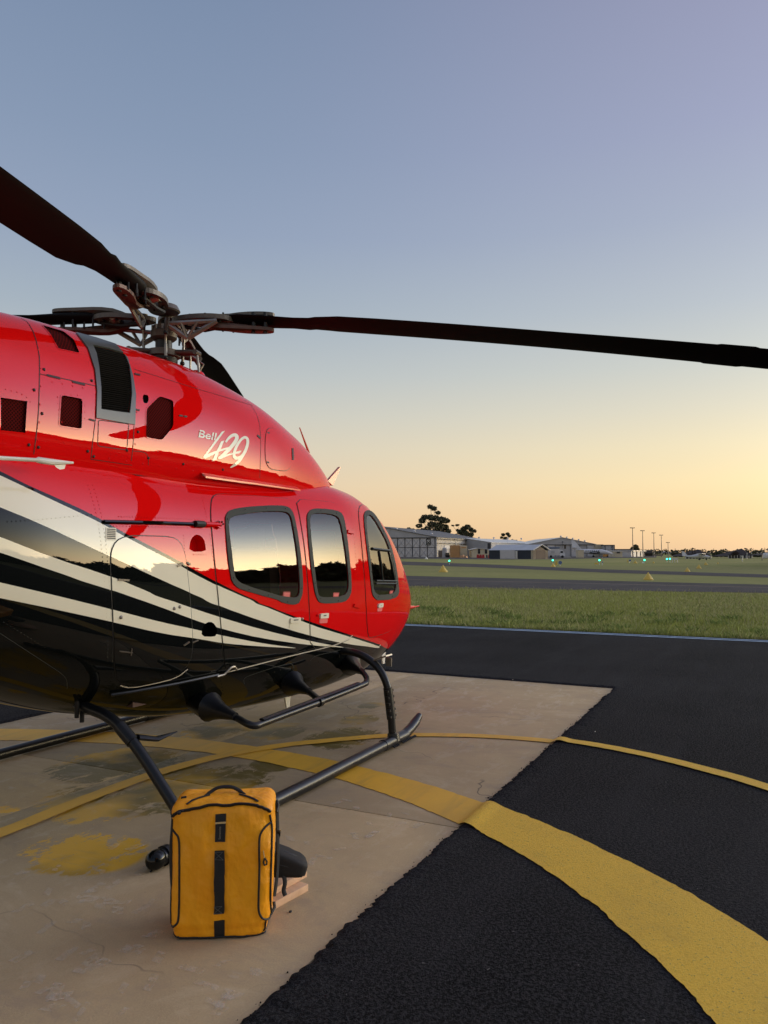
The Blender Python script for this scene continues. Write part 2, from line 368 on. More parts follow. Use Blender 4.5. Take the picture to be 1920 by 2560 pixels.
# fresh asphalt laid round the pad with a ragged raised lip
per = []
def seg_(a, b, nrm):
    n = max(2, int((Vector(b)-Vector(a)).length/.022))
    for i in range(n): per.append((Vector(a).lerp(Vector(b), i/n), Vector(nrm)))
seg_((PX0, PY0), (PX1, PY0), (0, -1)); seg_((PX1, PY0), (PX1, PY1), (1, 0)); seg_((PX1, PY1), (PX0, PY1), (0, 1)); seg_((PX0, PY1), (PX0, PY0), (-1, 0))
def fn(x, y, s): return noise.fractal(Vector((x*s, y*s, 3.1)), .6, 2.2, 5)
mb = MB(); npn = len(per); rings = []
for ri in range(7):
    ring = []
    for p, n_ in per:
        a = 1. if n_.y == -1 else .45
        j = a*(.014*fn(p.x, p.y, 2.2)+.014*fn(p.x, p.y, 11)+.016*fn(p.x, p.y, 48))
        o = j+(-.006, .008, .03, .07, .14, .24, .42)[ri]
        r_ = fn(p.x+ri*3.3, p.y-ri, 25)
        z = (.001, .010, .019, .021, .019, .017, .018)[ri]+(0, .006, .010, .007, .004, .002, 0)[ri]*r_
        ring.append((p.x+n_.x*o, p.y+n_.y*o, max(z, .001)))
    rings.append(ring)
vs = [v for r_ in rings for v in r_]; fs = []
for ri in range(6):
    for k in range(npn): fs.append((ri*npn+k, (ri+1)*npn+k, (ri+1)*npn+(k+1) % npn, ri*npn+(k+1) % npn))
mb.add(vs, fs, 0, True)
mb.build('asphalt_lip', 'asphalt_new', kind='structure')
hole = [rings[6][k][:2] for k in range(npn)]
AX1 = 15.75
outer = [(-60, -60), (AX1, -60), (AX1, 60), (-60, 60)]
V2 = [Vector(p) for p in hole]+[Vector(p) for p in outer]
E2 = [(i, (i+1) % npn) for i in range(npn)]+[(npn+i, npn+(i+1) % 4) for i in range(4)]
r_ = geometry.delaunay_2d_cdt(V2, E2, [], 0, 1e-6)
cx_, cy_ = (PX0+PX1)/2, (PY0+PY1)/2
F2 = []
for f in r_[2]:
    c = sum((r_[0][i] for i in f), Vector((0, 0)))/len(f)
    if PX0-.38 < c.x < PX1+.38 and PY0-.38 < c.y < PY1+.38: continue
    F2.append(list(f))
MB().add([(p.x, p.y, .018) for p in r_[0]], F2).build('asphalt_apron', 'asphalt_new', kind='structure')
MB().box((AX1-.01, 0, -.02), (.04, 120, .074)).build('asphalt_edge_strip', 'asphalt_new', kind='structure')
# crumbs of asphalt lying along the seam
mb = MB()
for i in range(420):
    x = rng.uniform(1.2, 9.3); y = PY0-.012+rng.normal(.0, .016)+.014*fn(x, PY0, 2.2)*-1; s = abs(rng.normal(.002, .002))+.0012
    mb.sph((x, y+.01, s*.6), s, seg=5, sc=(1, rng.uniform(.6, 1.2), .8))
mb.build('asphalt_crumbs', 'asphalt_edge', kind='stuff')
def dout(x, y): return max(PX0-x, x-PX1, PY0-y, y-PY1)
def zmark(x, y):
    d = dout(x, y); u = min(1, max(0, (d+.03)/.05)); b_ = .012*math.exp(-((d-.055)/.05)**2)
    return .004+u*u*(3-2*u)*.019+b_
def marking(name, L_, R_, nu=6, m='yellow_paint', jit=.0):
    n = len(L_); V = []
    for i in range(n):
        for k in range(nu+1):
            u = k/nu; x = L_[i][0]*(1-u)+R_[i][0]*u; y = L_[i][1]*(1-u)+R_[i][1]*u
            if jit and k in (0, nu): x += jit*fn(x, y, 6); y += jit*fn(x+7, y, 6)
            V.append((x, y, zmark(x, y)))
    fs = [(i*(nu+1)+k, (i+1)*(nu+1)+k, (i+1)*(nu+1)+k+1, i*(nu+1)+k+1) for i in range(n-1) for k in range(nu)]
    return MB().add(V, fs, 0, True).build(name, m, kind='structure')
def arc(c, r, a0, a1, n): return [(c[0]+r*math.cos(R(a0+(a1-a0)*i/n)), c[1]+r*math.sin(R(a0+(a1-a0)*i/n))) for i in range(n+1)]
NA = 1500
Lr = []; Rr = []
for i in range(NA+1):                       # the broad ring, wider on the near side like the photo
    a = R(-175+350*i/NA)
    def hit(c, r):                           # circle as seen from the pad centre
        o = Vector((.2, 4.0)); d = Vector((math.cos(a), math.sin(a))); oc = o-Vector(c); b_ = oc.dot(d); return o+d*(-b_+math.sqrt(b_*b_-oc.dot(oc)+r*r))
    p, q = hit((-.15, 4.0), 5.45), hit((.57, 3.93), 4.40)
    Lr.append(q); Rr.append(p)
marking('yellow_ring_marking', Lr, Rr, 26, jit=.012)
def smooth_path(P, n):
    P = [Vector(p) for p in P]; out = []
    for i in range(len(P)-1):
        p0, p1, p2, p3 = P[max(i-1, 0)], P[i], P[i+1], P[min(i+2, len(P)-1)]
        for k in range(n):
            t = k/n; out.append(.5*((2*p1)+(p2-p0)*t+(2*p0-5*p1+4*p2-p3)*t*t+(3*p1-p0-3*p2+p3)*t**3))
    out.append(P[-1]); return out
def band(P, wd, n=30):
    P = smooth_path(P, n); A = []; B = []
    for i, p in enumerate(P):
        t = (P[min(i+1, len(P)-1)]-P[max(i-1, 0)]).normalized(); nn = Vector((-t.y, t.x)); A.append(p+nn*wd/2); B.append(p-nn*wd/2)
    return A, B
tp = [pl(x, y, 2, 0).xy for x, y in [(0, 2085), (200, 2005), (385, 1937), (560, 1890), (700, 1866), (800, 1855), (970, 1841), (1100, 1839), (1250, 1844), (1410, 1858), (1550, 1881), (1700, 1915), (1920, 1978)]]
tp = [Vector((-1., 3.9)), Vector((1.5, 3.93))]+tp+[Vector((5.2, -.55)), Vector((4.2, -.9))]
def lift(o, dz):
    for v in o.data.vertices: v.co.z += dz
A_, B_ = band(tp, .13); lift(marking('yellow_guide_line_marking', A_, B_, 4, jit=.006), .004)
for x0, wd in ((15.36, .09), (15.56, .09)):
    mb = MB(); ys = np.linspace(-40, 50, 400)
    mb.add([(x0+a_*wd/2+.012*fn(x0, y, .8), y, .0225) for y in ys for a_ in (-1, 1)], [(2*i, 2*i+1, 2*i+3, 2*i+2) for i in range(399)])
    mb.build('blue_edge_line', 'blue_paint', kind='structure')
# pale rectangular scuffs and old tape marks on the pad
m = mat('scuff', (.70, .62, .50), .8); q_ = NB(m); al = q_.rng(q_.noise(30, 5, .6, (1, 1, 1)), .38, .56, .0, .26); q_.l(al, q_.p.inputs['Alpha'])
for (xa, ya, xb, yb, n) in ((20, 2230, 420, 2540, 46), (440, 2380, 700, 2550, 12), (840, 2000, 1060, 2110, 16), (1130, 1830, 1260, 1880, 10), (0, 2150, 380, 2290, 18), (720, 2040, 960, 2160, 10), (250, 1990, 400, 2180, 8)):
    for k in range(int(n*.7)):
        p = pl(rng.uniform(xa, xb), rng.uniform(ya, yb), 2, 0); a_ = R(rng.choice([0, 90], p=[.8, .2])+rng.normal(8, 5)); L__ = rng.uniform(.04, .12); W__ = rng.uniform(.02, .055)
        if p.y < PY0+.12: continue
        c_, s_ = math.cos(a_), math.sin(a_); sk = rng.uniform(-.02, .02)
        V = [(p.x+c_*u*L__/2-s_*(v*W__/2+sk*u), p.y+s_*u*L__/2+c_*(v*W__/2+sk*u), .0032) for u, v in ((-1, -1), (1, -1), (1, 1), (-1, 1))]
        if k == 0: sm = MB()
        sm.add([(x, y, z+.00002*k) for x, y, z in V], [(0, 1, 2, 3)])
    sm.build('paint_scuffs', 'scuff', kind='stuff')
# taxiways across the field
def pg(*q): return [pl(x, y, 2, 0).xy for x, y in q]
def ext(A, B, t0, t1): A = Vector(A); B = Vector(B); return A+(B-A)*t0, A+(B-A)*t1
a0, a1 = ext((32.6, 15.2), (35.4, 0), -3, 1.3); b0_, b1_ = ext((50.1, 23.3), (44.3, 0), -3, 1.3)
MB().add([(*p, -.035) for p in (a0, a1, b1_, b0_, a1+Vector((12, -60)), b1_+Vector((10, -60)))], [(0, 1, 2, 3), (1, 4, 5, 2)]).build('taxiway', 'asphalt_old', kind='structure')
c0, c1 = ext(pl(1010, 1447, 2, 0).xy, pl(1920, 1467, 2, 0).xy, -.5, 1.4)
n_ = (c1-c0).normalized(); nn = Vector((-n_.y, n_.x))*.07
sheet('taxiway_centre_line', [c0-nn, c1-nn, c1+nn, c0+nn], -.030, 'concrete', kind='structure')
fx = [(860, 1401, 1409.5), (960, 1402, 1411), (1200, 1410, 1418), (1500, 1423, 1431), (1920, 1436, 1444), (2300, 1444, 1452)]
MB().add([pl(x, y, 2, -.04) for x, ya, yb in fx for y in (ya, yb)], [(2*i, 2*i+1, 2*i+3, 2*i+2) for i in range(5)]).build('far_taxiway', 'asphalt_old', kind='structure')
sheet('hangar_apron', [gd(820, 205).xy, gd(1100, 212).xy, gd(1230, 190).xy, gd(1380, 195).xy, gd(1500, 230).xy, gd(1640, 270).xy, gd(1640, 520).xy, gd(820, 420).xy], -.038, 'asphalt_old', kind='structure')
# near grass: blades and seed heads
def blades(name, pts, hts, wds, cols, lean=.35, **tg):
    n = len(pts); a = rng.uniform(0, 2*math.pi, n); d = np.c_[np.cos(a), np.sin(a)]; l = rng.normal(0, lean, (n, 2))*hts[:, None]
    V = np.zeros((n, 4, 3)); V[:, 0, :2] = pts-d*wds[:, None]/2; V[:, 1, :2] = pts+d*wds[:, None]/2; V[:, :2, 2] = -.06
    m_ = pts+l*.45; V[:, 2, :2] = m_+d*wds[:, None]*.35; V[:, 2, 2] = hts*.62-.05; V[:, 3, :2] = pts+l; V[:, 3, 2] = hts-.05
    F_ = np.arange(n*4).reshape(n, 4)[:, [0, 1, 2, 3]]
    return npmesh(name, V.reshape(-1, 3), F_, 'grass_blade', tint=np.repeat(cols, 4, 0), kind='stuff')
def gcols(pts, n):
    g = np.array([(.36, .38, .10), (.40, .42, .13), (.48, .45, .19), (.25, .30, .08), (.54, .49, .25)])
    u = np.array([noise.noise(Vector((p[0]*.22, p[1]*.35, 0)))+.5*noise.noise(Vector((p[0]*1.1, p[1]*1.1, 5))) for p in pts])
    i = np.clip((u*2.2+1.7+rng.normal(0, .8, n)), 0, 4).astype(int); return g[i]*rng.uniform(.75, 1.2, (n, 1))
n = 120000; xs = 15.75+(rng.uniform(0, 1, n)**1.35)*18.5; ys = rng.uniform(-.07, .62, n)*xs+rng.uniform(-1, 1, n)
pts = np.c_[xs, ys]; h_ = rng.gamma(4, .009, n)+.025; edge = np.exp(-(xs-15.75)/.5); h_ *= 1+edge*1.3
blades('grass_blades', pts, h_, rng.uniform(.008, .022, n), gcols(pts, n))
n = 2600; xs = rng.uniform(16.5, 34, n); ys = rng.uniform(-.05, .6, n)*xs; pts = np.c_[xs, ys]
blades('grass_seed_stalks', pts, rng.uniform(.10, .24, n), rng.uniform(.006, .011, n), np.array([(.46, .42, .22)])*rng.uniform(.6, 1.1, (n, 1)), .2)
cl = rng.uniform(0, 1, (70, 2)); cl = np.c_[15.9+cl[:, 0]**2*5, cl[:, 1]*10]; n = 6000; k = rng.integers(0, 70, n)
pts = cl[k]+rng.normal(0, .13, (n, 2)); pts[:, 0] = np.maximum(pts[:, 0], 15.8)
blades('weed_tufts', pts, rng.uniform(.05, .17, n), rng.uniform(.010, .022, n), np.array([(.22, .28, .08)])*rng.uniform(.6, 1.4, (n, 1)), .5)

# ================================================================== FAR FIELD
for nm, c, rgh in [('wall_grey', (.46, .45, .45), .6), ('wall_grey_light', (.60, .58, .57), .6), ('wall_beige', (.50, .44, .32), .7), ('wall_navy', (.025, .035, .055), .6), ('wall_white', (.62, .60, .55), .6),
                   ('wall_cream', (.62, .54, .38), .7), ('roof_silver', (.55, .56, .58), .35), ('roof_dark', (.10, .10, .105), .6), ('roof_brown', (.025, .016, .013), .9), ('wall_brown', (.17, .13, .10), .7), ('tan_container', (.55, .30, .12), .6),
                   ('trim_dark', (.05, .05, .055), .7), ('trim_white', (.72, .70, .64), .5), ('barrier_red', (.40, .015, .02), .5), ('window_dark', (.02, .022, .025), .1), ('metal_pole', (.16, .14, .13), .5), ('cone_yellow', (.72, .50, .10), .6),
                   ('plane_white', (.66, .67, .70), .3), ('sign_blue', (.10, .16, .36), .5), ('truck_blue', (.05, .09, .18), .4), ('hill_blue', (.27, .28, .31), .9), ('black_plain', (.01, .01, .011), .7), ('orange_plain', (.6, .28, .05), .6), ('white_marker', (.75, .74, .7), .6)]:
    mat(nm, c, rgh, var=(.5, .10))
mat('panel_window_lit', (.62, .56, .46), .25, spec=.8, var=(.4, .2))
mat('lamp_green', (.02, .3, .22), .3, emis=(.05, 1., .55, 3.2))
class Wall:                                   # a wall from ground point A to B (its outside faces the camera side)
    def __init__(s, A, B):
        s.A = Vector(A); s.B = Vector(B); s.d = (s.B-s.A); s.len = s.d.length; s.n = Vector((s.d.y, -s.d.x, 0)).normalized()
        if s.n.dot(Vector((0, 0, 0))-s.A) < 0: s.n = -s.n
    def P(s, u, z, o=0.): p = s.A+s.d*u+s.n*o; return Vector((p.x, p.y, z))
    def box(s, mb, u0, u1, z0, z1, o0=0., o1=.1, mi=0):
        vs = [s.P(u, z, o) for u in (u0, u1) for z in (z0, z1) for o in (o0, o1)]
        return mb.add(vs, [(0, 1, 3, 2), (4, 6, 7, 5), (0, 4, 5, 1), (2, 3, 7, 6), (0, 2, 6, 4), (1, 5, 7, 3)], mi)
    def ribs(s, mb, step, z0, z1, mi=0, o=.06):
        n = int(s.len/step)
        for i in range(n): s.box(mb, (i+.3)/n, (i+.7)/n, z0, z1, 0, o, mi)
G0 = -.05
def shed(name, label, cat, fl, fr, depth, eave, ridge, wallm, roofm, ridge_u=.5, group=None, ov=.4, away=None):
    """gable building: front wall fl->fr (ground points), runs `depth` metres away; returns root and front wall"""
    W = Wall(fl, fr); back = -W.n if away is None else Vector(away).normalized()
    root = thing(name, (Vector(fl)+Vector(fr))/2, label, cat, group)
    z0 = G0; D = back*depth
    f = [W.P(0, z0), W.P(1, z0), W.P(1, eave), W.P(ridge_u, ridge), W.P(0, eave)]; b_ = [p+D for p in f]
    mb = MB().add(f+b_, [(0, 1, 2, 3, 4), (9, 8, 7, 6, 5), (1, 6, 7, 2), (5, 0, 4, 9)]); mb.build('wall', wallm, root)
    mb = MB(); up = Vector((0, 0, .18)); e = ov/W.len
    for (u0, z0_, u1, z1_) in ((-e, eave-.12, ridge_u, ridge), (ridge_u, ridge, 1+e, eave-.12)):
        q = [W.P(u0, z0_, ov), W.P(u1, z1_, ov), W.P(u1, z1_)+D*1.01, W.P(u0, z0_)+D*1.01]
        q2 = [p+up for p in q]; mb.add(q+q2, [(3, 2, 1, 0), (4, 5, 6, 7), (0, 1, 5, 4), (1, 2, 6, 5), (2, 3, 7, 6), (3, 0, 4, 7)])
    mb.build('roof', roofm, root)
    return root, W, D
def roofvent(root, p, s=.6, m='roof_silver'):
    MB().tube([p, p+Vector((0, 0, s*.9)), p+Vector((0, 0, s)), p+Vector((0, 0, s*1.7)), p+Vector((0, 0, s*2))], [s*.5, s*.5, s, s, s*.3], 8).build('roof_vent', m, root)

# --- hangar with cross-braced doors
d0 = 300
fl, fr = gd(800, 312), gd(1092, d0)
ha, W, D = shed('hangar', 'large grey metal hangar with cross-braced sliding doors beside the helicopter nose', 'hangar', fl, fr, 80, hz(1343, d0), hz(1316, 306), 'wall_grey', 'roof_dark', .50, away=gd(1250, 400)-gd(1092, d0))
zt = hz(1345, d0); u0 = .42
np_ = 11; us = [.30+(.985-.30)*i/np_ for i in range(np_+1)]
for i in range(np_):
    for z0, z1 in ((G0, zt*.5-.1), (zt*.5+.1, zt-.1)):
        mb = MB(); a, b_ = us[i]+.004, us[i+1]-.004
        W.box(mb, a, b_, z0, z1, .05, .22)
        e = (b_-a)*.5
        for q in (0, 1):
            p0, p1 = W.P(a+.003, z0+.3, .26), W.P(b_-.003, z1-.3, .26)
            if q: p0, p1 = W.P(a+.003, z1-.3, .26), W.P(b_-.003, z0+.3, .26)
            mb.tube([p0, p1], .09, 4, mi=1)
        mb.build('door_panel', ['wall_grey_light', 'wall_grey'], ha)
mb = MB(); W.box(mb, .02, .99, zt*.5-.1, zt*.5+.1, .2, .34); W.box(mb, .02, .995, zt-.1, zt+.25, .1, .5)
for u in us: W.box(mb, u-.002, u+.002, G0, zt, .2, .30)
mb.build('door_frame', 'trim_dark', ha)
mb = MB(); W.box(mb, .0, .60, zt+.9, zt+3.4, .05, .15); mb.build('cladding_panel', 'wall_grey_light', ha)
mb = MB(); W.box(mb, .915, .95, zt*.62, zt*.97, .34, .46); sg = mb.build('sign_board', 'black_plain', ha)
mb = MB(); c_ = W.P(.9325, zt*.83, .5); ax_ = W.d.normalized()
for s_ in (1, -1): mb.cyl(c_-ax_*.5-Vector((0, 0, .55*s_)), c_+ax_*.5+Vector((0, 0, .55*s_)), .12, 5)
mb.tube([c_+ax_*(.45*math.cos(t))+Vector((0, 0, .28+.3*math.sin(t))) for t in np.linspace(0, 6.28, 14)], .07, 5)
W.box(mb, .922, .943, zt*.665, zt*.69, .47, .5); mb.build('emblem', 'trim_white', sg)
for k in range(3): roofvent(ha, W.P(.62+.12*k, zt+2.9-.9*k, -8-8*k), .75)
Ws = Wall(fr, Vector(fr)+D)
mb = MB(); Ws.ribs(mb, 1.8, .1, hz(1343, d0)-.3); mb.build('side_cladding', 'wall_beige', ha)
mb = MB(); Ws.box(mb, .12, .22, 3.2, 4.6, .08, .2); mb.build('window', 'wall_white', ha)
MB().cyl(Ws.P(.3, G0, .6), Ws.P(.3, 6, .6), .25, 8).build('downpipe', 'trim_white', ha)
mb = MB(); Ws.box(mb, .70, .98, 5.2, 8.1, .1, .6); mb.build('lit_window', 'panel_window_lit', ha)
mb = MB(); Ws.box(mb, 0, 1, 6.9, 7.2, .1, .5); Ws.box(mb, 0, .68, 5.3, 5.5, .1, .4); mb.build('gutter', 'trim_dark', ha)
# --- second hangar behind
f1, f2 = gd(1225, 325), gd(1330, 372)
hb, W2, D2 = shed('hangar', 'long low grey hangar with sloping silver roof behind the cream shed', 'hangar', gd(1120, 345), gd(1228, 330), 55, hz(1356, 330), hz(1346, 338), 'wall_grey', 'roof_silver', .4, away=gd(1330, 372)-gd(1228, 330))
for k in range(4): roofvent(hb, W2.P(.55, hz(1347.5, 340), -6-12*k), .5)
mb = MB(); W2.box(mb, .93, .99, hz(1378, 330), hz(1358, 330), .1, .5); mb.build('downpipe', 'trim_dark', hb)
hc, W3, D3 = shed('hangar', 'grey hangar roof sloping away between the sheds and the gabled hangar', 'hangar', gd(1215, 360), gd(1300, 362), 30, hz(1372, 360), hz(1352, 362), 'wall_grey', 'roof_silver', .25)
# --- low cream shed with dark windows
cs, W4, _ = shed('shed', 'low cream shed with dark windows and flat roof beside the tan container', 'shed', gd(1180, 262), gd(1228, 262), 8, hz(1374, 262), hz(1371, 262), 'wall_cream', 'roof_silver', .3)
for u in (.30, .66):
    mb = MB(); W4.box(mb, u, u+.12, 1.3, 2.9, .04, .12); mb.build('window', 'window_dark', cs)
mb = MB(); W4.box(mb, .72, .80, G0, .9, .04, .12); mb.build('door', 'trim_dark', cs)
# --- tan shipping container
def boxthing(name, label, cat, x0, x1, dist, ytop, m, depth=2.5, group=None, partname='body', turn=0.):
    a, b_ = gd(x0, dist), gd(x1, dist+turn); Wq = Wall(a, b_); root = thing(name, (a+b_)/2, label, cat, group)
    mb = MB(); Wq.box(mb, 0, 1, G0, hz(ytop, dist), -depth, 0); mb.build(partname, m, root); return root, Wq
tcn, Wt = boxthing('shipping_container', 'tan metal container standing in front of the grey hangar side wall', 'container', 1127, 1149, 265, 1363, 'tan_container', 5)
mb = MB(); Wt.ribs(mb, .5, .1, hz(1364, 265)); mb.build('ribbing', 'tan_container', tcn)
t2, Wt2 = boxthing('shipping_container', 'cream-faced tan container end with pallets stacked before it', 'container', 1150, 1168, 266, 1364, 'wall_cream', 5)
mb = MB(); Wt2.box(mb, .2, .85, 3.2, 3.6, .0, .05); mb.build('faded_lettering_strip', 'tan_container', t2)
for i, (x, s) in enumerate(((1155, .8), (1163, .6))):
    p = gd(x, 258); mb = MB().box(p+Vector((0, 0, s/2-.05)), (1.2, 1.2, s)); o = mb.build('pallet_stack', 'wood', loc=p)
    tag(o, ['taller brown pallet stack before the cream container end', 'lower brown pallet stack right of the taller one'][i], 'pallets', 'pallet stacks')
p = gd(1103, 285); MB().box(p+Vector((0, 0, 1.2)), (1.8, 1.8, 2.6), bev=.1).build('equipment_cabinet', 'wall_brown', loc=p, label='brown equipment cabinet standing against the hangar side wall', cat='cabinet')
p = gd(1112, 280); mb = MB(); mb.cyl(p+Vector((0, 0, G0)), p+Vector((0, 0, 3.2)), 1.0, 10); mb.tube([p+Vector((0, 0, 3.2)), p+Vector((0, 0, 3.5))], [1.0, .3], 10); mb.build('storage_tank', 'wall_grey', loc=p, label='upright grey storage tank beside the brown cabinet', cat='tank')
p = gd(1121, 278); MB().box(p+Vector((0, 0, .8)), (2., 1.6, 1.7), bev=.05).build('waste_bin', 'window_dark', loc=p, label='dark green waste bin left of the tan container', cat='bin')
for i, (x0, x1) in enumerate(((1191, 1211), (1220, 1232))):
    a, b_ = gd(x0, 240), gd(x1, 240); Wb = Wall(a, b_); root = thing('barrier', (a+b_)/2, ['longer row of red plastic barriers in front of the cream shed', 'shorter row of red plastic barriers beside the navy shed'][i], 'barrier', 'red barriers')
    n = 3-i
    for k in range(n):
        mb = MB(); Wb.box(mb, k/n+.01, (k+1)/n-.01, G0, .55, -.25, .25); Wb.box(mb, k/n+.03, (k+1)/n-.03, .55, 1.05, -.12, .12); mb.build('barrier_segment', 'barrier_red', root)
p = gd(1243, 225); MB().box(p+Vector((0, 0, .35)), (1.6, 1., .9), bev=.05).build('utility_box', 'wall_grey', loc=p, label='grey utility box in front of the navy shed wall', cat='box')
# --- long navy shed with white door and gabled end
a, b_, c_ = gd(1222, 214), gd(1331, 205), gd(1369, 209)
ns = thing('long_shed', b_, 'long shed with silver roof, navy walls and brown gabled end', 'shed')
Wl, Wg = Wall(a, b_), Wall(b_, c_)
ev = hz(1374, 205); rg = hz(1362.5, 207)
gd_ = (c_-b_)*.5
mb = MB().add([a+Vector((0, 0, G0)), b_+Vector((0, 0, G0)), b_+Vector((0, 0, ev)), a+Vector((0, 0, ev))], [(0, 1, 2, 3)])
mb.add([b_+Vector((0, 0, G0)), c_+Vector((0, 0, G0)), c_+Vector((0, 0, ev)), b_+gd_+Vector((0, 0, rg)), b_+Vector((0, 0, ev))], [(0, 1, 2, 3, 4)])
bk = (a-b_); mb.add([c_+Vector((0, 0, G0)), c_+bk+Vector((0, 0, G0)), c_+bk+Vector((0, 0, ev)), c_+Vector((0, 0, ev))], [(0, 1, 2, 3)])
mb.build('wall', 'wall_navy', ns)
ovh = (b_-a).normalized()*.5
mb = MB(); r0 = b_+gd_+ovh+Vector((0, 0, rg+.12)); r1 = a+gd_+Vector((0, 0, rg+.12)); e0 = b_+Wl.n*.4+ovh+Vector((0, 0, ev-.15)); e1 = a+Wl.n*.4+Vector((0, 0, ev-.15)); k0 = c_-Wl.n*.4+ovh+Vector((0, 0, ev-.15)); k1 = c_+bk-Wl.n*.4+Vector((0, 0, ev-.15))
mb.add([r0, r1, e1, e0, k0, k1], [(0, 1, 2, 3), (0, 4, 5, 1)]); mb.build('roof', 'roof_silver', ns)
mb = MB()
for q in (e0, k0): mb.cyl(q, r0, .16, 4)
mb.build('bargeboard', 'trim_white', ns)
mb = MB(); Wl.box(mb, .28, .62, -.02, ev-.1, .05, .4); rd = mb.build('roller_door', 'wall_grey_light', ns)
mb = MB(); Wl.box(mb, .63, .67, G0, ev-.3, .05, .3); mb.build('post', 'trim_white', ns)
mb = MB(); Wl.box(mb, .97, 1, G0, ev-.1, .05, .15); mb.build('corner_wall', 'wall_beige', ns)
for k in range(24): 
    if not .26 < k/24 < .68:
        pass
mb = MB(); Wl.ribs(mb, .5, 0, ev-.2, o=.04); mb.build('cladding', 'wall_navy', ns)
mb = MB(); Wg.box(mb, .18, .80, G0, ev*.98, .05, .12)
pz = [(.18, ev*.98), (.80, ev*.98), (.5, rg-.5)]; q = [Wg.P(u, z, .12) for u, z in pz]; mb.add(q, [(0, 1, 2)]); mb.build('gable_door', 'wall_brown', ns)
mb = MB(); Wg.ribs(mb, .45, 0, ev*.95, o=.16); mb.build('gable_cladding', 'wall_brown', ns)
for u in (0, .82): mb = MB(); Wg.box(mb, u, u+.17, G0, ev-.1, .03, .1); mb.build('gable_wall', 'wall_beige', ns)
# --- big gabled hangar
d1 = 345
bh, Wb, Db = shed('hangar', 'big grey gabled hangar with tall door outlines behind the airliner', 'hangar', gd(1322, d1), gd(1488, d1), 60, hz(1360.5, d1), hz(1344, d1), 'wall_grey', 'roof_silver', .5)
zt = hz(1361.5, d1)
for u0, u1 in ((.27, .39), (.63, .76), (.87, .995)):
    mb = MB(); Wb.box(mb, u0, u1, G0, zt-.3, .05, .25); mb.build('door_panel', 'wall_grey_light', bh)
mb = MB(); Wb.box(mb, 0, 1, zt-.25, zt+.05, .1, .5)
for u in (.27, .39, .63, .76, .87, .997): Wb.box(mb, u-.003, u+.003, G0, zt-.2, .2, .35)
mb.build('door_frame', 'trim_dark', bh)
mb = MB(); Wb.box(mb, .53, .555, 3.4, 5., .03, .12); mb.build('window', 'window_dark', bh)
for k in range(5): roofvent(bh, Wb.P(.49+.09*k, hz(1344.5+1.9*max(0, k-.2)*1.6, d1), -1), .5)
mb = MB().cyl(Wb.P(.5, zt-1.6, .6), Wb.P(.5, zt+1.3, .6), .05, 5).cyl(Wb.P(.49, zt+1.2, .9), Wb.P(.51, zt+1.2, .9), .2, 6); mb.build('floodlight', 'trim_dark', bh)
x2, Wx = boxthing('hangar_annexe', 'cream and grey annexe joined to the right of the gabled hangar', 'building', 1488, 1508, 343, 1361, 'wall_beige', 30)
x3, Wx3 = boxthing('hangar_annexe', 'tall grey annexe with dark posts and roof edge right of the cream one', 'building', 1511, 1535, 338, 1364, 'wall_grey', 30)
mb = MB(); Wx3.box(mb, -.05, 1.02, hz(1364, 338), hz(1362, 338), -30, .5)
for u in (.0, .74, .98): Wx3.box(mb, u, u+.05, G0, hz(1362, 338), .05, .5)
mb.build('frame', 'trim_dark', x3)
cb, Wc = boxthing('cabin', 'small beige cabin with one window right of the tall grey annexe', 'cabin', 1535, 1555, 300, 1379, 'wall_cream', 6)
mb = MB(); Wc.box(mb, .3, .7, 1.4, 2.4, .03, .15); mb.build('window', 'trim_dark', cb); mb = MB(); Wc.box(mb, -.04, 1.12, hz(1379, 300), hz(1377, 300), -6, .4); mb.build('roof', 'trim_white', cb)
lw, Wlw = boxthing('workshop', 'long grey workshop with dark roof edge behind the beige cabin', 'building', 1537, 1580, 355, 1375, 'wall_grey', 20)
mb = MB(); Wlw.box(mb, -.03, 1.03, hz(1375, 355), hz(1372.5, 355), -20, .5); mb.build('roof', 'roof_dark', lw)
gr, Wgr = boxthing('garage_row', 'row of pale garages with three roller doors and dark posts', 'garages', 1577, 1611, 318, 1378, 'wall_grey_light', 12, turn=16)
for k in range(3):
    mb = MB(); Wgr.box(mb, .14+.28*k, .34+.28*k, G0, 2.5, .03, .1); mb.build('roller_door', 'wall_white', gr)
mb = MB(); Wgr.box(mb, -.02, 1.03, hz(1378, 318), hz(1376, 318), -12, .5); mb.build('roof', 'roof_silver', gr)
for k in range(4): mb = MB(); Wgr.box(mb, .08+.28*k, .11+.28*k, G0, 2.9, .02, .3); mb.build('post', 'trim_dark', gr)
db, Wdb = boxthing('terminal_building', 'dark low building with layered flat roofs behind the garages', 'building', 1592, 1630, 380, 1379, 'trim_dark', 16)
mb = MB(); Wdb.box(mb, -.25, .95, hz(1379, 380), hz(1375, 380), -16, 1.5); Wdb.box(mb, .1, 1.12, hz(1383, 380), hz(1380.5, 380), -5, 2.5); mb.build('roof', 'roof_dark', db)
bx, Wbx = boxthing('equipment_cabinet', 'tall beige cabinet standing left of the parked airliner', 'cabinet', 1444, 1459, 270, 1375.5, 'wall_cream', 2.5)
mb = MB(); Wbx.box(mb, -.03, 1.03, hz(1375.5, 270), hz(1374.5, 270), -2.6, .1); mb.build('lid', 'trim_white', bx)
orx, _w = boxthing('crate', 'orange crate standing behind the airliner nose', 'crate', 1511, 1520, 318, 1380, 'orange_plain', 3)
st_, Wst = boxthing('small_building', 'low tan building with flat roof far right of the light poles', 'building', 1641, 1656, 420, 1386, 'wall_brown', 8)
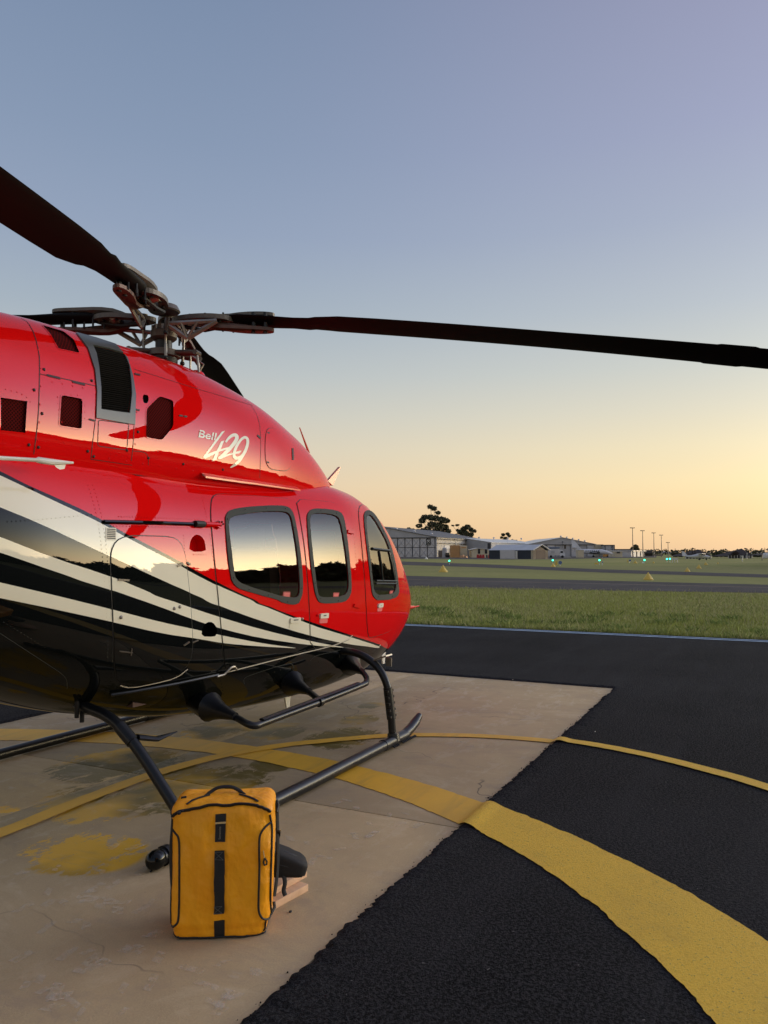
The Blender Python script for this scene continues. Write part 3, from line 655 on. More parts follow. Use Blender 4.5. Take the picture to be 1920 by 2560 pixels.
# --- hills
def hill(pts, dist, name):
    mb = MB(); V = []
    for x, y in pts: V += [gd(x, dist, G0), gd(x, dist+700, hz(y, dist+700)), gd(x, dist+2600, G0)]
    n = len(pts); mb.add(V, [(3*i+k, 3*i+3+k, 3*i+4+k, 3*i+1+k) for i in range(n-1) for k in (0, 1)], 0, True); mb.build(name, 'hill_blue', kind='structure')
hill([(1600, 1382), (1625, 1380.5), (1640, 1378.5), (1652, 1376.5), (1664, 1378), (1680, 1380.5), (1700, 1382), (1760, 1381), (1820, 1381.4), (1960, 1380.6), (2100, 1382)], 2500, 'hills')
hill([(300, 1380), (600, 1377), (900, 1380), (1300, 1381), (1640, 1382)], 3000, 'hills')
# --- dark pyramid roofed pavilions
def pavilion(xa, xp, xb, dist, yp, yb, label):
    a, b_ = gd(xa, dist), gd(xb, dist); root = thing('pavilion', gd(xp, dist), label, 'pavilion', 'dark roofed open pavilions')
    p = gd(xp, dist+5, hz(yp, dist)); ze = hz(yb, dist); D = Vector((FW.x, FW.y, 0)).normalized()*10
    q = [a+Vector((0, 0, ze)), b_+Vector((0, 0, ze)), b_+D+Vector((0, 0, ze)), a+D+Vector((0, 0, ze))]
    MB().add(q+[p, q[0]*.5+q[3]*.5], [(0, 1, 4), (1, 2, 4), (2, 3, 4), (3, 0, 4), (3, 2, 1, 0)]).build('roof', 'roof_brown', root)
    for k in range(9):
        g = a.lerp(b_, .08+.105*k)
        MB().cyl(g+Vector((0, 0, G0)), g+Vector((0, 0, ze+.2)), .14, 6).build('post', 'wall_grey', root)
    mb = MB(); Wp = Wall(a, b_); Wp.box(mb, .1, .9, G0, 1.1, -.4, -.2); mb.build('low_wall', 'trim_dark', root); return root, q, p
pv1, q1, p1 = pavilion(1707, 1744, 1782, 215, 1373, 1390.5, 'dark brown roofed pavilion with chimneys behind the small propeller plane')
for x, y in ((1719, 1377), (1730, 1369), (1736.5, 1371)):
    MB().cyl(gd(x, 217, hz(1387, 217)), gd(x, 217, hz(y, 217)), .11, 6).build('chimney', 'roof_brown', pv1)
pv2, q2, p2 = pavilion(1814, 1853, 1884, 228, 1371, 1390.5, 'dark brown roofed pavilion at right with a pale post in front')
MB().add([gd(1824, 226, hz(1384, 226)), gd(1838, 226, hz(1377, 226)), gd(1850, 226, hz(1384, 226)), gd(1838, 234, hz(1384, 226))], [(0, 1, 2), (1, 3, 2), (0, 3, 1)]).build('porch_roof', 'roof_brown', pv2)
pv3, _, _ = pavilion(1902, 1916, 1935, 225, 1382, 1388, 'dark low pavilion roof at the right edge behind the tall pole')
# --- trees
def crown(name, blobs, n, leaf, parent, cols):
    P = []; Nn = []
    wts = np.array([b[3]**2 for b in blobs]); wts = wts/wts.sum(); k = rng.choice(len(blobs), n, p=wts)
    B = np.array([b[:3] for b in blobs]); r_ = np.array([b[3] for b in blobs]); fl_ = np.array([b[4] if len(b) > 4 else .8 for b in blobs])
    d = rng.normal(size=(n, 3)); d /= np.linalg.norm(d, axis=1)[:, None]; rad = rng.uniform(.35, 1.05, n)**.6
    c = B[k]+d*(rad*r_[k])[:, None]*np.c_[np.ones(n), np.ones(n), fl_[k]]
    u = rng.normal(size=(n, 3)); u /= np.linalg.norm(u, axis=1)[:, None]; v = np.cross(u, rng.normal(size=(n, 3))); v /= np.linalg.norm(v, axis=1)[:, None]
    s = rng.uniform(.5, 1.3, n)[:, None]*leaf
    V = np.stack([c-u*s, c+v*s*.5, c+u*s, c-v*s*.5], 1).reshape(-1, 3)-np.array(ORG[parent])
    t = np.array(cols)[rng.integers(0, len(cols), n)]*rng.uniform(.6, 1.4, (n, 1))
    F_ = np.arange(n*4).reshape(n, 4)
    o = npmesh(name, V, F_, 'leaf', parent, tint=np.repeat(t, 4, 0)); return o
EUC = [(.085, .10, .055), (.06, .07, .04), (.12, .12, .07), (.10, .085, .05)]
def tree(x, dist, blobs_px, label, n=1500, leaf=.5, group='trees behind the airfield buildings', trunk=.35, cat='tree', name='eucalyptus_tree'):
    """blobs_px: list of (photo x, photo y, radius px, flat)"""
    base = gd(x, dist, G0); root = thing(name, base, label, cat, group)
    s = dist/F; bl = []
    D = Vector((FW.x, FW.y, 0)).normalized()
    mb = MB()
    fork = gd(x, dist, hz(blobs_px[0][1], dist)*.35)
    mb.tube([base, fork*.6+base*.4+RT*.2*trunk, fork], [trunk, trunk*.8, trunk*.6], 7)
    for i, q in enumerate(blobs_px):
        z = hz(q[1], dist); dd = rng.uniform(-1, 1)*q[2]*s*1.2
        p = gd(q[0], dist, z)+D*dd; bl.append((p.x, p.y, p.z, q[2]*s, q[3] if len(q) > 3 else .75))
        mid = fork.lerp(p, .5)+Vector((rng.normal(0, .3), rng.normal(0, .3), .3))*trunk; mb.tube([fork, mid, p], [trunk*.5, trunk*.3, trunk*.12], 5)
    mb.build('trunk', 'bark', root); crown('crown', bl, n, leaf, root, EUC); return root
tree(1086, 420, [(1076, 1266, 7), (1085, 1271, 8), (1094, 1282, 6.5), (1062, 1293, 9), (1055, 1302, 9), (1048, 1314, 8), (1077, 1294, 10), (1090, 1296, 10), (1104, 1300, 11), (1116, 1302, 9), (1080, 1312, 12), (1098, 1316, 13), (1112, 1318, 11), (1068, 1322, 9), (1121, 1328, 8), (1090, 1332, 14), (1107, 1334, 12), (1056, 1326, 7)], 'tallest dark gum tree with clumped crown rising behind the grey hangar', 5200, .62, trunk=.7)
tree(1166, 410, [(1168, 1318, 8), (1160, 1322, 8), (1178, 1325, 7), (1186, 1328, 5), (1150, 1331, 8), (1163, 1334, 10), (1176, 1337, 8), (1144, 1326, 4), (1143, 1313, 4, .4), (1132, 1314, 3, .4), (1155, 1342, 9), (1140, 1340, 6)], 'lower spreading gum tree right of the tallest one behind the hangar roof', 3000, .6, trunk=.5)
tree(1030, 420, [(1022, 1322, 5, .5), (1032, 1325, 6, .5), (1045, 1326, 5, .5)], 'small tree top just showing over the hangar ridge', 500, .6)
tree(1264, 400, [(1258, 1337, 4.5), (1268, 1335, 4.5), (1273, 1340, 4), (1254, 1344, 3.5), (1264, 1346, 5), (1259, 1351, 3)], 'thin gum tree with open crown between the two hangar roofs', 900, .5)
tree(1284, 390, [(1281, 1353, 5), (1289, 1354, 4.5), (1285, 1358, 6)], 'small round tree left of the gabled hangar roof', 600, .5)
tree(1302, 392, [(1298, 1356, 3.5), (1305, 1357, 3.5), (1302, 1360, 4)], 'smallest round tree touching the slope of the gabled hangar roof', 400, .5)
tree(1588, 365, [(1586, 1366, 6), (1592, 1367, 5), (1583, 1372, 6), (1593, 1373, 6), (1588, 1376, 7), (1597, 1378, 4)], 'rounded dark tree behind the garages beside the first light pole', 1100, .45)
tree(1690, 300, [(1683, 1385, 5), (1690, 1383, 4.5), (1688, 1389, 7), (1698, 1389, 6), (1703, 1391, 4)], 'dark low tree left of the pavilion with chimneys', 900, .4)
tree(1795, 300, [(1785, 1386, 5), (1792, 1383, 6), (1800, 1383, 6), (1808, 1386, 5), (1788, 1393, 7), (1800, 1393, 8), (1812, 1391, 6)], 'dark bushy tree between the two brown pavilions', 1600, .4)
tree(1893, 290, [(1884, 1381, 4, .5), (1890, 1378, 4.5, .5), (1897, 1379, 4, .5), (1888, 1389, 5), (1898, 1389, 6), (1892, 1394, 6)], 'open crowned tree left of the tall pole at right', 1200, .4)
tree(1914, 285, [(1910, 1389, 6), (1919, 1386, 6), (1915, 1394, 7)], 'dark tree at the right edge behind the tall pole', 900, .4)
p = gd(1830, 640); rt_ = thing('far_treeline', p, 'low line of distant trees along the horizon at right', 'trees')
rt_['kind'] = 'stuff'
bl = [(*gd(x, 640, 1.2+rng.uniform(0, 1.5))[:], rng.uniform(2, 4), .8) for x in range(1560, 2060, 9)]; crown('crown', bl, 3500, .9, rt_, EUC)
# trees along the road right of the frame: they show as the dark skyline in the paint and the windows
bl = []
for i in range(150):
    az = R(-96+94*i/150.); dist = 120+25*math.sin(i*.7); h = 4.6+2.2*noise.noise(Vector((i*.13, 0, 0)))*2+1.6*rng.uniform(-.5, .8)
    for z in np.arange(.5, max(h, 2), 2.): bl.append((dist*math.cos(az), dist*math.sin(az), z, rng.uniform(2.2, 3.2), .9))
rt_ = thing('roadside_treeline', (120*math.cos(R(-40)), 120*math.sin(R(-40)), 0), 'dark belt of trees right of the view', 'trees'); rt_['kind'] = 'stuff'
crown('crown', bl, 52000, 1.1, rt_, EUC)
# --- light poles
root = None
for i, (x, dist, yt, lab) in enumerate([(1581.5, 250, 1320, 'tallest and leftmost of the light poles right of the hangars'), (1606.5, 270, 1327, 'second light pole from the left, behind the garages'), (1634.3, 290, 1332.5, 'third light pole from the left, beside the dark building'), (1653, 300, 1338, 'fourth light pole from the left'), (1669.5, 310, 1356.5, 'fifth and shorter light pole before the blue hills')]):
    p = gd(x, dist, G0); h = hz(yt, dist); root = thing('light_pole', p, lab, 'light pole', 'apron light poles')
    MB().tube([p, p+Vector((0, 0, h))], [.17, .09], 8).build('pole', 'metal_pole', root)
    q = p+Vector((0, 0, h)); mb = MB().cyl(q-RT*.7, q+RT*.7, .05, 5)
    for s_ in (-.6, -.1, .5): mb.box(q+RT*s_+Vector((0, 0, .08)), (.3, .42, .26))
    mb.build('lamp_head', 'metal_pole', root)
def post(x, dist, ytop, r_, label, name='post', cat='pole', m='metal_pole', group=None):
    p = gd(x, dist, G0); root = thing(name, p, label, cat, group); MB().tube([p, gd(x, dist, hz(ytop, dist))], [r_, r_*.8], 8).build('shaft', m, root)
    MB().box(gd(x, dist, hz(ytop, dist)), (r_*3, r_*3, r_*2)).build('cap', m, root); return root
post(1903.5, 165, 1371.5, .09, 'tall grey pole near the right edge before the trees', 'utility_pole')
post(1854, 150, 1390.5, .1, 'pale short post in front of the right pavilion', 'marker_post', m='trim_white')
post(1866, 215, 1383, .12, 'pale post standing against the right pavilion', 'marker_post', m='wall_grey')
post(1687, 420, 1371, .1, 'thin far mast between the light poles and the pavilion', 'mast')
ws = post(1864, 235, 1371, .06, 'thin mast carrying a dark windsock above the right pavilion', 'windsock_mast', 'windsock')
MB().tube([gd(1861, 235, hz(1371.5, 235)), gd(1867, 236, hz(1372.5, 236))], [.22, .16], 8).build('windsock', 'roof_brown', ws)
# --- airliner
def loft(mb, st, seg=14, mi=0):               # st: (point, r_h, r_v) along local x
    vs = []
    for c, a, b_ in st:
        for k in range(seg): q = 2*math.pi*k/seg; vs.append((c[0], c[1]+a*math.cos(q), c[2]+b_*math.sin(q)))
    n = len(st); fs = [(i*seg+k, (i+1)*seg+k, (i+1)*seg+(k+1) % seg, i*seg+(k+1) % seg) for i in range(n-1) for k in range(seg)]
    fs += [list(range(seg))[::-1], list(range((n-1)*seg, n*seg))]
    return mb.add(vs, fs, mi, True)
pj = gd(1482, 290, G0); ang = math.atan2(RT.y, RT.x)-R(0)
jet = thing('airliner', pj, 'white twin propeller airliner parked before the gabled hangar', 'airplane', rz=ang+R(-12))
def K(nm, mb, m, par=jet): return mb.build(nm, m, par)
ORG[jet] = Vector((0, 0, 0))
K('fuselage', loft(MB(), [((-7, 0, 2.6), .1, .1), ((-5.5, 0, 2.4), .5, .5), ((-3, 0, 2.2), .9, .9), ((0, 0, 2.05), 1.0, 1.0), ((3.2, 0, 2.0), 1.0, .98), ((4.9, 0, 1.8), .75, .75), ((6.6, 0, 1.45), .35, .35), ((7.2, 0, 1.35), .06, .06)]), 'plane_white')
K('wing', MB().add([(-.9, 0, 1.35), (1.3, 0, 1.35), (.9, -7.5, 1.75), (-.2, -7.5, 1.75), (-.9, 0, 1.6), (1.3, 0, 1.6), (.9, -7.5, 1.85), (-.2, -7.5, 1.85)], [(3, 2, 1, 0), (4, 5, 6, 7), (0, 1, 5, 4), (1, 2, 6, 5), (2, 3, 7, 6), (3, 0, 4, 7)]), 'plane_white')
K('wing', MB().add([(-.9, 0, 1.35), (1.3, 0, 1.35), (.9, 7.5, 1.75), (-.2, 7.5, 1.75), (-.9, 0, 1.6), (1.3, 0, 1.6), (.9, 7.5, 1.85), (-.2, 7.5, 1.85)], [(3, 2, 1, 0), (4, 5, 6, 7), (0, 1, 5, 4), (1, 2, 6, 5), (2, 3, 7, 6), (3, 0, 4, 7)]), 'plane_white')
K('tail_fin', MB().add([(-7.4, -.1, 2.6), (-4, -.1, 2.9), (-6.9, -.1, 6.4), (-8, -.1, 6.4), (-7.4, .1, 2.6), (-4, .1, 2.9), (-6.9, .1, 6.4), (-8, .1, 6.4)], [(0, 1, 2, 3), (7, 6, 5, 4), (0, 4, 5, 1), (1, 5, 6, 2), (2, 6, 7, 3), (3, 7, 4, 0)]), 'plane_white')
K('tailplane', MB().box((-6.9, 0, 3.6), (1.1, 5, .12)), 'plane_white')
for y in (-2.4, 2.4): K('engine', loft(MB(), [((-1.4, y, 1.7), .25, .25), ((.4, y, 1.75), .45, .5), ((2., y, 1.75), .38, .42), ((2.4, y, 1.75), .1, .1)]), 'trim_dark'); K('propeller', MB().box((2.3, y, 1.75), (.06, .12, 2.3)).box((2.3, y, 1.75), (.06, 2.3, .12)), 'black_plain')
for k in range(7): K('window', MB().box((-2.6+.75*k, -1.0, 2.35), (.32, .08, .36), bev=.03), 'window_dark')
for x, y in ((5.2, 0), (.1, -2.2), (.1, 2.2)): K('wheel', MB().cyl((x, y-.12, .32), (x, y+.12, .32), .32, 12).cyl((x, y, .3), (x, y, 1.3), .07, 6), 'black_plain')
# --- small propeller plane
pc = gd(1749, 178, G0)
ces = thing('small_propeller_plane', pc, 'small white high wing propeller plane parked on the grass', 'airplane', rz=math.atan2(RT.y, RT.x)+R(-28)); ORG[ces] = Vector((0, 0, 0))
def K2(nm, mb, m): return mb.build(nm, m, ces)
K2('fuselage', loft(MB(), [((-4.6, 0, 1.1), .06, .12), ((-2.5, 0, 1.05), .3, .35), ((-.8, 0, 1.15), .52, .62), ((.9, 0, 1.15), .55, .62), ((1.6, 0, .98), .48, .45), ((2.5, 0, .92), .3, .3), ((2.75, 0, .9), .08, .08)]), 'plane_white')
K2('wing', MB().box((.3, 0, 1.85), (1.5, 10.4, .14), bev=.05), 'plane_white')
K2('tail_fin', MB().add([(-4.9, -.05, 1.1), (-3.4, -.05, 1.2), (-4.6, -.05, 2.6), (-5.1, -.05, 2.6), (-4.9, .05, 1.1), (-3.4, .05, 1.2), (-4.6, .05, 2.6), (-5.1, .05, 2.6)], [(0, 1, 2, 3), (7, 6, 5, 4), (0, 4, 5, 1), (1, 5, 6, 2), (2, 6, 7, 3), (3, 7, 4, 0)]), 'plane_white')
K2('tailplane', MB().box((-4.5, 0, 1.2), (.8, 3.2, .07)), 'plane_white')
K2('windscreen', MB().box((.95, 0, 1.5), (.9, .95, .4), bev=.08), 'window_dark')
for y in (-1, 1): K2('wing_strut', MB().cyl((.3, .5*y, .75), (.3, 2.4*y, 1.8), .04, 6), 'plane_white')
K2('propeller', MB().box((2.8, 0, .9), (.04, .1, 1.8), rot('X', .5)), 'black_plain')
for x, y in ((1.7, 0), (-.2, -1.1), (-.2, 1.1)): K2('wheel', MB().cyl((x, y-.07, .22), (x, y+.07, .22), .22, 10).cyl((x, y, .25), (x*.9, y*.4, .75), .04, 5), 'black_plain')
ces.scale = (.78, .78, .78)
# --- camper truck
pt = gd(1389, 250, G0); tr_ = thing('camper_truck', pt, 'white and blue camper truck with awning parked behind the long shed', 'truck', rz=math.atan2(RT.y, RT.x)); ORG[tr_] = Vector((0, 0, 0))
MB().box((-1., 0, 1.9), (3.9, 2.2, 2.2), bev=.08).build('camper_body', 'wall_grey_light', tr_); MB().box((-1.1, 0, 3.2), (4.2, 2.3, .5), bev=.1).build('roof_cover', 'truck_blue', tr_)
MB().add([(1, -1, .6), (2.7, -1, .6), (2.7, -1, 1.5), (1.9, -1, 2.6), (1, -1, 2.7), (1, 1, .6), (2.7, 1, .6), (2.7, 1, 1.5), (1.9, 1, 2.6), (1, 1, 2.7)], [(0, 1, 2, 3, 4), (9, 8, 7, 6, 5), (0, 5, 6, 1), (1, 6, 7, 2), (2, 7, 8, 3), (3, 8, 9, 4)]).build('cab', 'plane_white', tr_)
MB().box((1.7, -1.03, 1.9), (.8, .05, .6)).build('cab_window', 'window_dark', tr_); MB().box((-1.2, -1.12, 1.9), (1.2, .05, .8)).build('side_hatch', 'wall_grey', tr_); MB().box((3.6, -.4, .3), (2.2, 1.4, .12)).build('tailgate_ramp', 'trim_white', tr_)
for x in (-1.8, 1.9): MB().cyl((x, -1.1, .42), (x, -.8, .42), .42, 12).build('wheel', 'black_plain', tr_)
# --- gable markers on the grass
def cone(x, y, hpx, label, m='cone_yellow', first=[None]):
    d = CAMH/((y-YH)/F); p = gd(x, d, -.02); h = hpx/F*d; root = thing('gable_marker', p, label, 'marker', 'yellow cone markers on the grass')
    r_ = h*.66; mb = MB(); n = 16
    mb.tube([p+Vector((0, 0, -.03)), p+Vector((0, 0, h*.04)), p+Vector((0, 0, h*.55)), p+Vector((0, 0, h*.97)), p+Vector((0, 0, h))], [r_*1.02, r_, r_*.47, r_*.06, r_*.02], n); mb.build('cone_shell', m, root)
    mb = MB(); mb.tube([p+Vector((r_*1.02*math.cos(t), r_*1.02*math.sin(t), .01)) for t in np.linspace(0, 2*math.pi, 17)[:-1]], .015, 5, closed=True); mb.build('base_rim', m, root); return root
cone(1107.5, 1428.5, 17, 'yellow cone marker nearest the helicopter nose')
cone(1618.5, 1447.5, 18, 'largest and nearest yellow cone marker on the grass at right')
cone(1716.5, 1427.5, 10, 'yellow cone marker nearest in the row leading to the small plane')
cone(1745.5, 1420, 9.5, 'second yellow cone marker in the row leading to the small plane')
cone(1763, 1411.5, 7.5, 'third yellow cone marker just in front of the small plane')
cone(1587, 1407.5, 7.5, 'small yellow cone marker left of the white cone lamp')
cone(1632.5, 1407, 4.5, 'tiny far yellow cone marker between lamp and white sign')
cone(1382, 1416, 9, 'yellow cone marker beside the blue round sign')
cone(1793, 1408.5, 4, 'tiny yellow cone marker right of the small plane')
cone(1065.5, 1397, 6, 'small white cone marker in front of the cross-braced hangar doors', 'white_marker')
cone(1606, 1407, 4, 'flat white cone marker under the green lamp at right', 'white_marker')
# --- green taxiway lights
for x, y, yb, lab in [(1123, 1402, 1410, 'green light nearest the helicopter nose'), (1381, 1400.5, 1414, 'green light above the cone beside the blue sign'), (1497.5, 1400.5, 1411, 'green light in front of the airliner'), (1610, 1400, 1407, 'green light above the white cone at right'), (1666, 1397.5, 1405, 'left one of the twin green lights by the white sign'), (1673.5, 1397, 1405, 'right one of the twin green lights by the white sign')]:
    d = CAMH/((yb-YH)/F); p = gd(x, d, G0); root = thing('taxiway_light', p, lab, 'light', 'green taxiway lights'); q = gd(x, d, hz(y, d))
    MB().cyl(p, q, .05, 6).build('stem', 'trim_white', root)
    mb = MB().sph(q, 2.3/F*d, seg=10); mb.build('lens', 'lamp_green', root)
    MB().box(q-Vector((0, 0, 3.6/F*d)), (.2, .2, .1)).build('housing', 'trim_dark', root)
# --- signs
def signpost(x, dist, y0, y1, wpx, m, label, legs=1, rnd=False):
    p = gd(x, dist, G0); root = thing('sign', p, label, 'sign'); w_ = wpx/F*dist; z0, z1 = hz(y1, dist), hz(y0, dist)
    Wq = Wall(gd(x-wpx/2, dist), gd(x+wpx/2, dist)); mb = MB()
    if rnd:
        c_ = gd(x, dist, (z0+z1)/2); mb.cyl(c_, c_-Vector((FW.x, FW.y, 0))*.08, (z1-z0)/2, 16)
    else: Wq.box(mb, 0, 1, z0, z1, 0, .08)
    mb.build('panel', m, root)
    for k in range(legs): u = .5 if legs == 1 else k/(legs-1)*.9+.05; MB().cyl(Wq.P(u, G0, -.05), Wq.P(u, z0+.05, -.05), .06, 6).build('leg', 'trim_white', root)
    return root
signpost(1399.5, 100, 1402, 1411, 9, 'sign_blue', 'round blue sign on a white post beside the cone', rnd=True)
signpost(1686, 130, 1395.5, 1399.5, 14, 'trim_white', 'wide white sign board on three legs in the grass', 3)
signpost(1573.5, 130, 1399, 1403, 5, 'sign_blue', 'small grey blue sign left of the small cone')
signpost(1567.5, 131, 1399, 1407, 1.6, 'cone_yellow', 'narrow yellow marker board beside the grey blue sign')
signpost(1389.5, 101, 1403, 1413, 5, 'cone_yellow', 'yellow board between the cone and the round blue sign')
signpost(1490, 104, 1407, 1411, 9, 'cone_yellow', 'low yellow marker board left of the green light by the airliner')
signpost(1505, 103, 1404, 1407, 2.5, 'sign_blue', 'tiny blue board right of the green light by the airliner')
p = gd(1915, 190, G0); mb = MB().box(p+Vector((0, 0, .8)), (3.6, 1.7, .9), bev=.2).box(p+Vector((.0, 0, 1.35)), (2., 1.5, .6), bev=.2); o = mb.build('parked_car', 'plane_white', loc=p, label='white car parked at the right edge behind the tall pole', cat='car')

# ================================================================== HELICOPTER
YC = 4.06
def spl(tab, x):
    n = len(tab)
    if x <= tab[0][0]: return list(tab[0][1:])
    if x >= tab[-1][0]: return list(tab[-1][1:])
    i = 0
    while x > tab[i+1][0]: i += 1
    x0, x1 = tab[i][0], tab[i+1][0]; h = x1-x0; u = (x-x0)/h; out = []
    for k in range(1, len(tab[0])):
        def sl(j): return (tab[j+1][k]-tab[j][k])/(tab[j+1][0]-tab[j][0])
        def tan(j):
            if j == 0: return sl(0)
            if j == n-1: return sl(n-2)
            a, b = sl(j-1), sl(j)
            if a*b <= 0: return 0.
            h0 = tab[j][0]-tab[j-1][0]; h1 = tab[j+1][0]-tab[j][0]; w1 = 2*h1+h0; w2 = h1+2*h0
            return (w1+w2)/(w1/a+w2/b)
        m0, m1 = tan(i)*h, tan(i+1)*h; p0, p1 = tab[i][k], tab[i+1][k]
        out.append((2*u**3-3*u*u+1)*p0+(u**3-2*u*u+u)*m0+(-2*u**3+3*u*u)*p1+(u**3-u*u)*m1)
    return out
FUS = [(-3.4, .16, 1.98, 2.16, 2.34, 2.0, 2.0), (-.5, .24, 1.80, 2.08, 2.36, 2.0, 2.0), (1.0, .36, 1.56, 1.91, 2.38, 2.0, 2.2), (2.0, .62, 1.12, 1.68, 2.36, 2.2, 2.3), (2.8, .77, .82, 1.49, 2.31, 2.4, 2.5),
       (3.5, .82, .59, 1.35, 2.27, 2.6, 2.7), (4.2, .83, .45, 1.27, 2.25, 2.8, 2.8), (5.1, .83, .36, 1.23, 2.26, 2.9, 2.9), (6.0, .81, .33, 1.19, 2.28, 2.8, 2.9), (6.6, .755, .33, 1.16, 2.25, 2.6, 2.7), (7.12, .68, .38, 1.12, 2.12, 2.4, 2.5),
       (7.62, .56, .47, 1.08, 1.83, 2.2, 2.3), (8.0, .43, .60, 1.04, 1.50, 2.0, 2.1), (8.30, .27, .75, 1.02, 1.24, 2., 2.), (8.44, .14, .87, 1.01, 1.10, 2., 2.), (8.5, .01, .99, 1.0, 1.01, 2., 2.)]
COW = [(.1, .30, 1.85, 2.20, 2.56, 2.0, 2.0), (1.1, .50, 1.85, 2.25, 2.80, 2.2, 2.2), (2.1, .62, 1.85, 2.27, 2.905, 2.4, 2.3), (3.1, .66, 1.85, 2.27, 2.995, 2.4, 2.3), (4.2, .68, 1.85, 2.27, 3.015, 2.4, 2.2), (5.0, .64, 1.85, 2.25, 2.93, 2.4, 2.1),
       (5.7, .53, 1.85, 2.22, 2.75, 2.3, 2.0), (6.2, .40, 1.85, 2.17, 2.54, 2.2, 2.0), (6.55, .25, 1.85, 2.1, 2.35, 2.2, 2.0), (6.8, .05, 1.85, 2.0, 2.20, 2., 2.)]
VS = 2.6
class Surf:
    def __init__(s, tab, x0, x1, nx, nt):
        s.tab = tab; s.c = {}
        xs = np.linspace(x0, x1, nx); ts = np.linspace(0.0, 1, nt); V = []; F_ = []; s.uv = []
        for x in xs:
            for t in ts: V.append(s.P0(x, t)); s.uv.append((x, t))
        for i in range(nx-1):
            for j in range(nt-1):
                a = i*nt+j; F_ += [(a, a+1, a+nt), (a+1, a+nt+1, a+nt)]
        s.V = V; s.F = F_; s.bvh = BVHTree.FromPolygons(V, F_)
    def P0(s, x, t):
        k = round(x, 5)
        if k not in s.c: s.c[k] = spl(s.tab, x)
        w_, zb, zw, zt, nl, nu = s.c[k]; a = max(0., min(1., t))*math.pi; sn, c = math.sin(a), math.cos(a)
        if c >= 0: n = nl; z = zw-(zw-zb)*abs(c)**(2/n)
        else: n = nu; z = zw+(zt-zw)*abs(c)**(2/n)
        return Vector((x, YC-w_*abs(sn)**(2/n), z))
    def N(s, x, t):
        t = min(.998, max(.002, t)); x0, x1 = s.tab[0][0]+.004, s.tab[-1][0]-.004; x = min(x1, max(x0, x))
        dx = s.P0(x+.004, t)-s.P0(x-.004, t); dt = s.P0(x, t+.002)-s.P0(x, t-.002)
        n = dt.cross(dx)
        if n.length < 1e-12: return Vector((1, 0, 0))
        n.normalize()
        c = s.tab and Vector((0, s.P0(x, t).y-YC, s.P0(x, t).z-s.c[round(x, 5)][2]))
        if n.dot(c+Vector((.02 if x > 7.5 else 0, 0, 0))) < 0: n = -n
        return n
    def P(s, x, t, off=0.):
        p = s.P0(x, t); return p+s.N(x, t)*off if off else p
    def uvw(s, x, y):                         # photo pixel -> (x, t) on the surface
        d = rayd(x, y).normalized(); h, n, i, q = s.bvh.ray_cast(CP, d)
        if h is None:                          # just past the outline: slide on to it
            best = None
            for k in range(1, 60):
                for sg_ in (-1, 1):
                    for ddx, ddy in ((-sg_*k, 0), (0, sg_*k), (-k, sg_*k)):
                        h, n, i, q = s.bvh.ray_cast(CP, rayd(x+ddx, y+ddy).normalized())
                        if h is not None: best = (h, i); break
                    if best: break
                if best: break
            if not best: raise ValueError((x, y))
            h, i = best
        f = s.F[i]; a, b, c = [s.V[k] for k in f]; ua, ub, uc = [Vector((*s.uv[k], 0)) for k in f]
        r = geometry.barycentric_transform(h, a, b, c, ua, ub, uc); return (r.x, r.y)
SF = Surf(FUS, 1.2, 8.499, 320, 150); SC = Surf(COW, 1.2, 6.79, 240, 150)

def dense(pts, closed=True, step=6.):
    out = []; n = len(pts)
    for i in range(n if closed else n-1):
        a, b = pts[i], pts[(i+1) % n]; k = max(1, int(math.hypot(b[0]-a[0], b[1]-a[1])/step))
        for j in range(k): out.append((a[0]+(b[0]-a[0])*j/k, a[1]+(b[1]-a[1])*j/k))
    if not closed: out.append(pts[-1])
    return out
def rounded(pts, it=2, closed=True):          # Chaikin corner cutting
    for _ in range(it):
        q = []; n = len(pts)
        for i in range(n if closed else n-1):
            a, b = pts[i], pts[(i+1) % n]; q += [(a[0]*.75+b[0]*.25, a[1]*.75+b[1]*.25), (a[0]*.25+b[0]*.75, a[1]*.25+b[1]*.75)]
        if not closed: q = [pts[0]]+q+[pts[-1]]
        pts = q
    return pts
def rc(pts, r=4., n=3):                     # round the corners by r pixels
    out = []; m_ = len(pts)
    for i in range(m_):
        p, a, c = Vector(pts[i]), Vector(pts[i-1]), Vector(pts[(i+1) % m_]); ra = min(r, (a-p).length*.45); rb = min(r, (c-p).length*.45)
        s0 = p+(a-p).normalized()*ra; s1 = p+(c-p).normalized()*rb
        for k in range(n+1): t = k/n; q = s0*(1-t)**2+p*2*t*(1-t)+s1*t*t; out.append((q.x, q.y))
    return out
def on(surf, pts): return [surf.uvw(x, y) for x, y in pts]
def inpoly(P, poly):
    P = np.asarray(P); x, y = P[:, 0], P[:, 1]; r = np.zeros(len(P), bool); q = np.asarray(poly)
    for i in range(len(q)):
        x0, y0 = q[i-1]; x1, y1 = q[i]
        if y0 == y1: continue
        c = ((y0 > y) != (y1 > y)) & (x < (x1-x0)*(y-y0)/(y1-y0)+x0); r ^= c
    return r
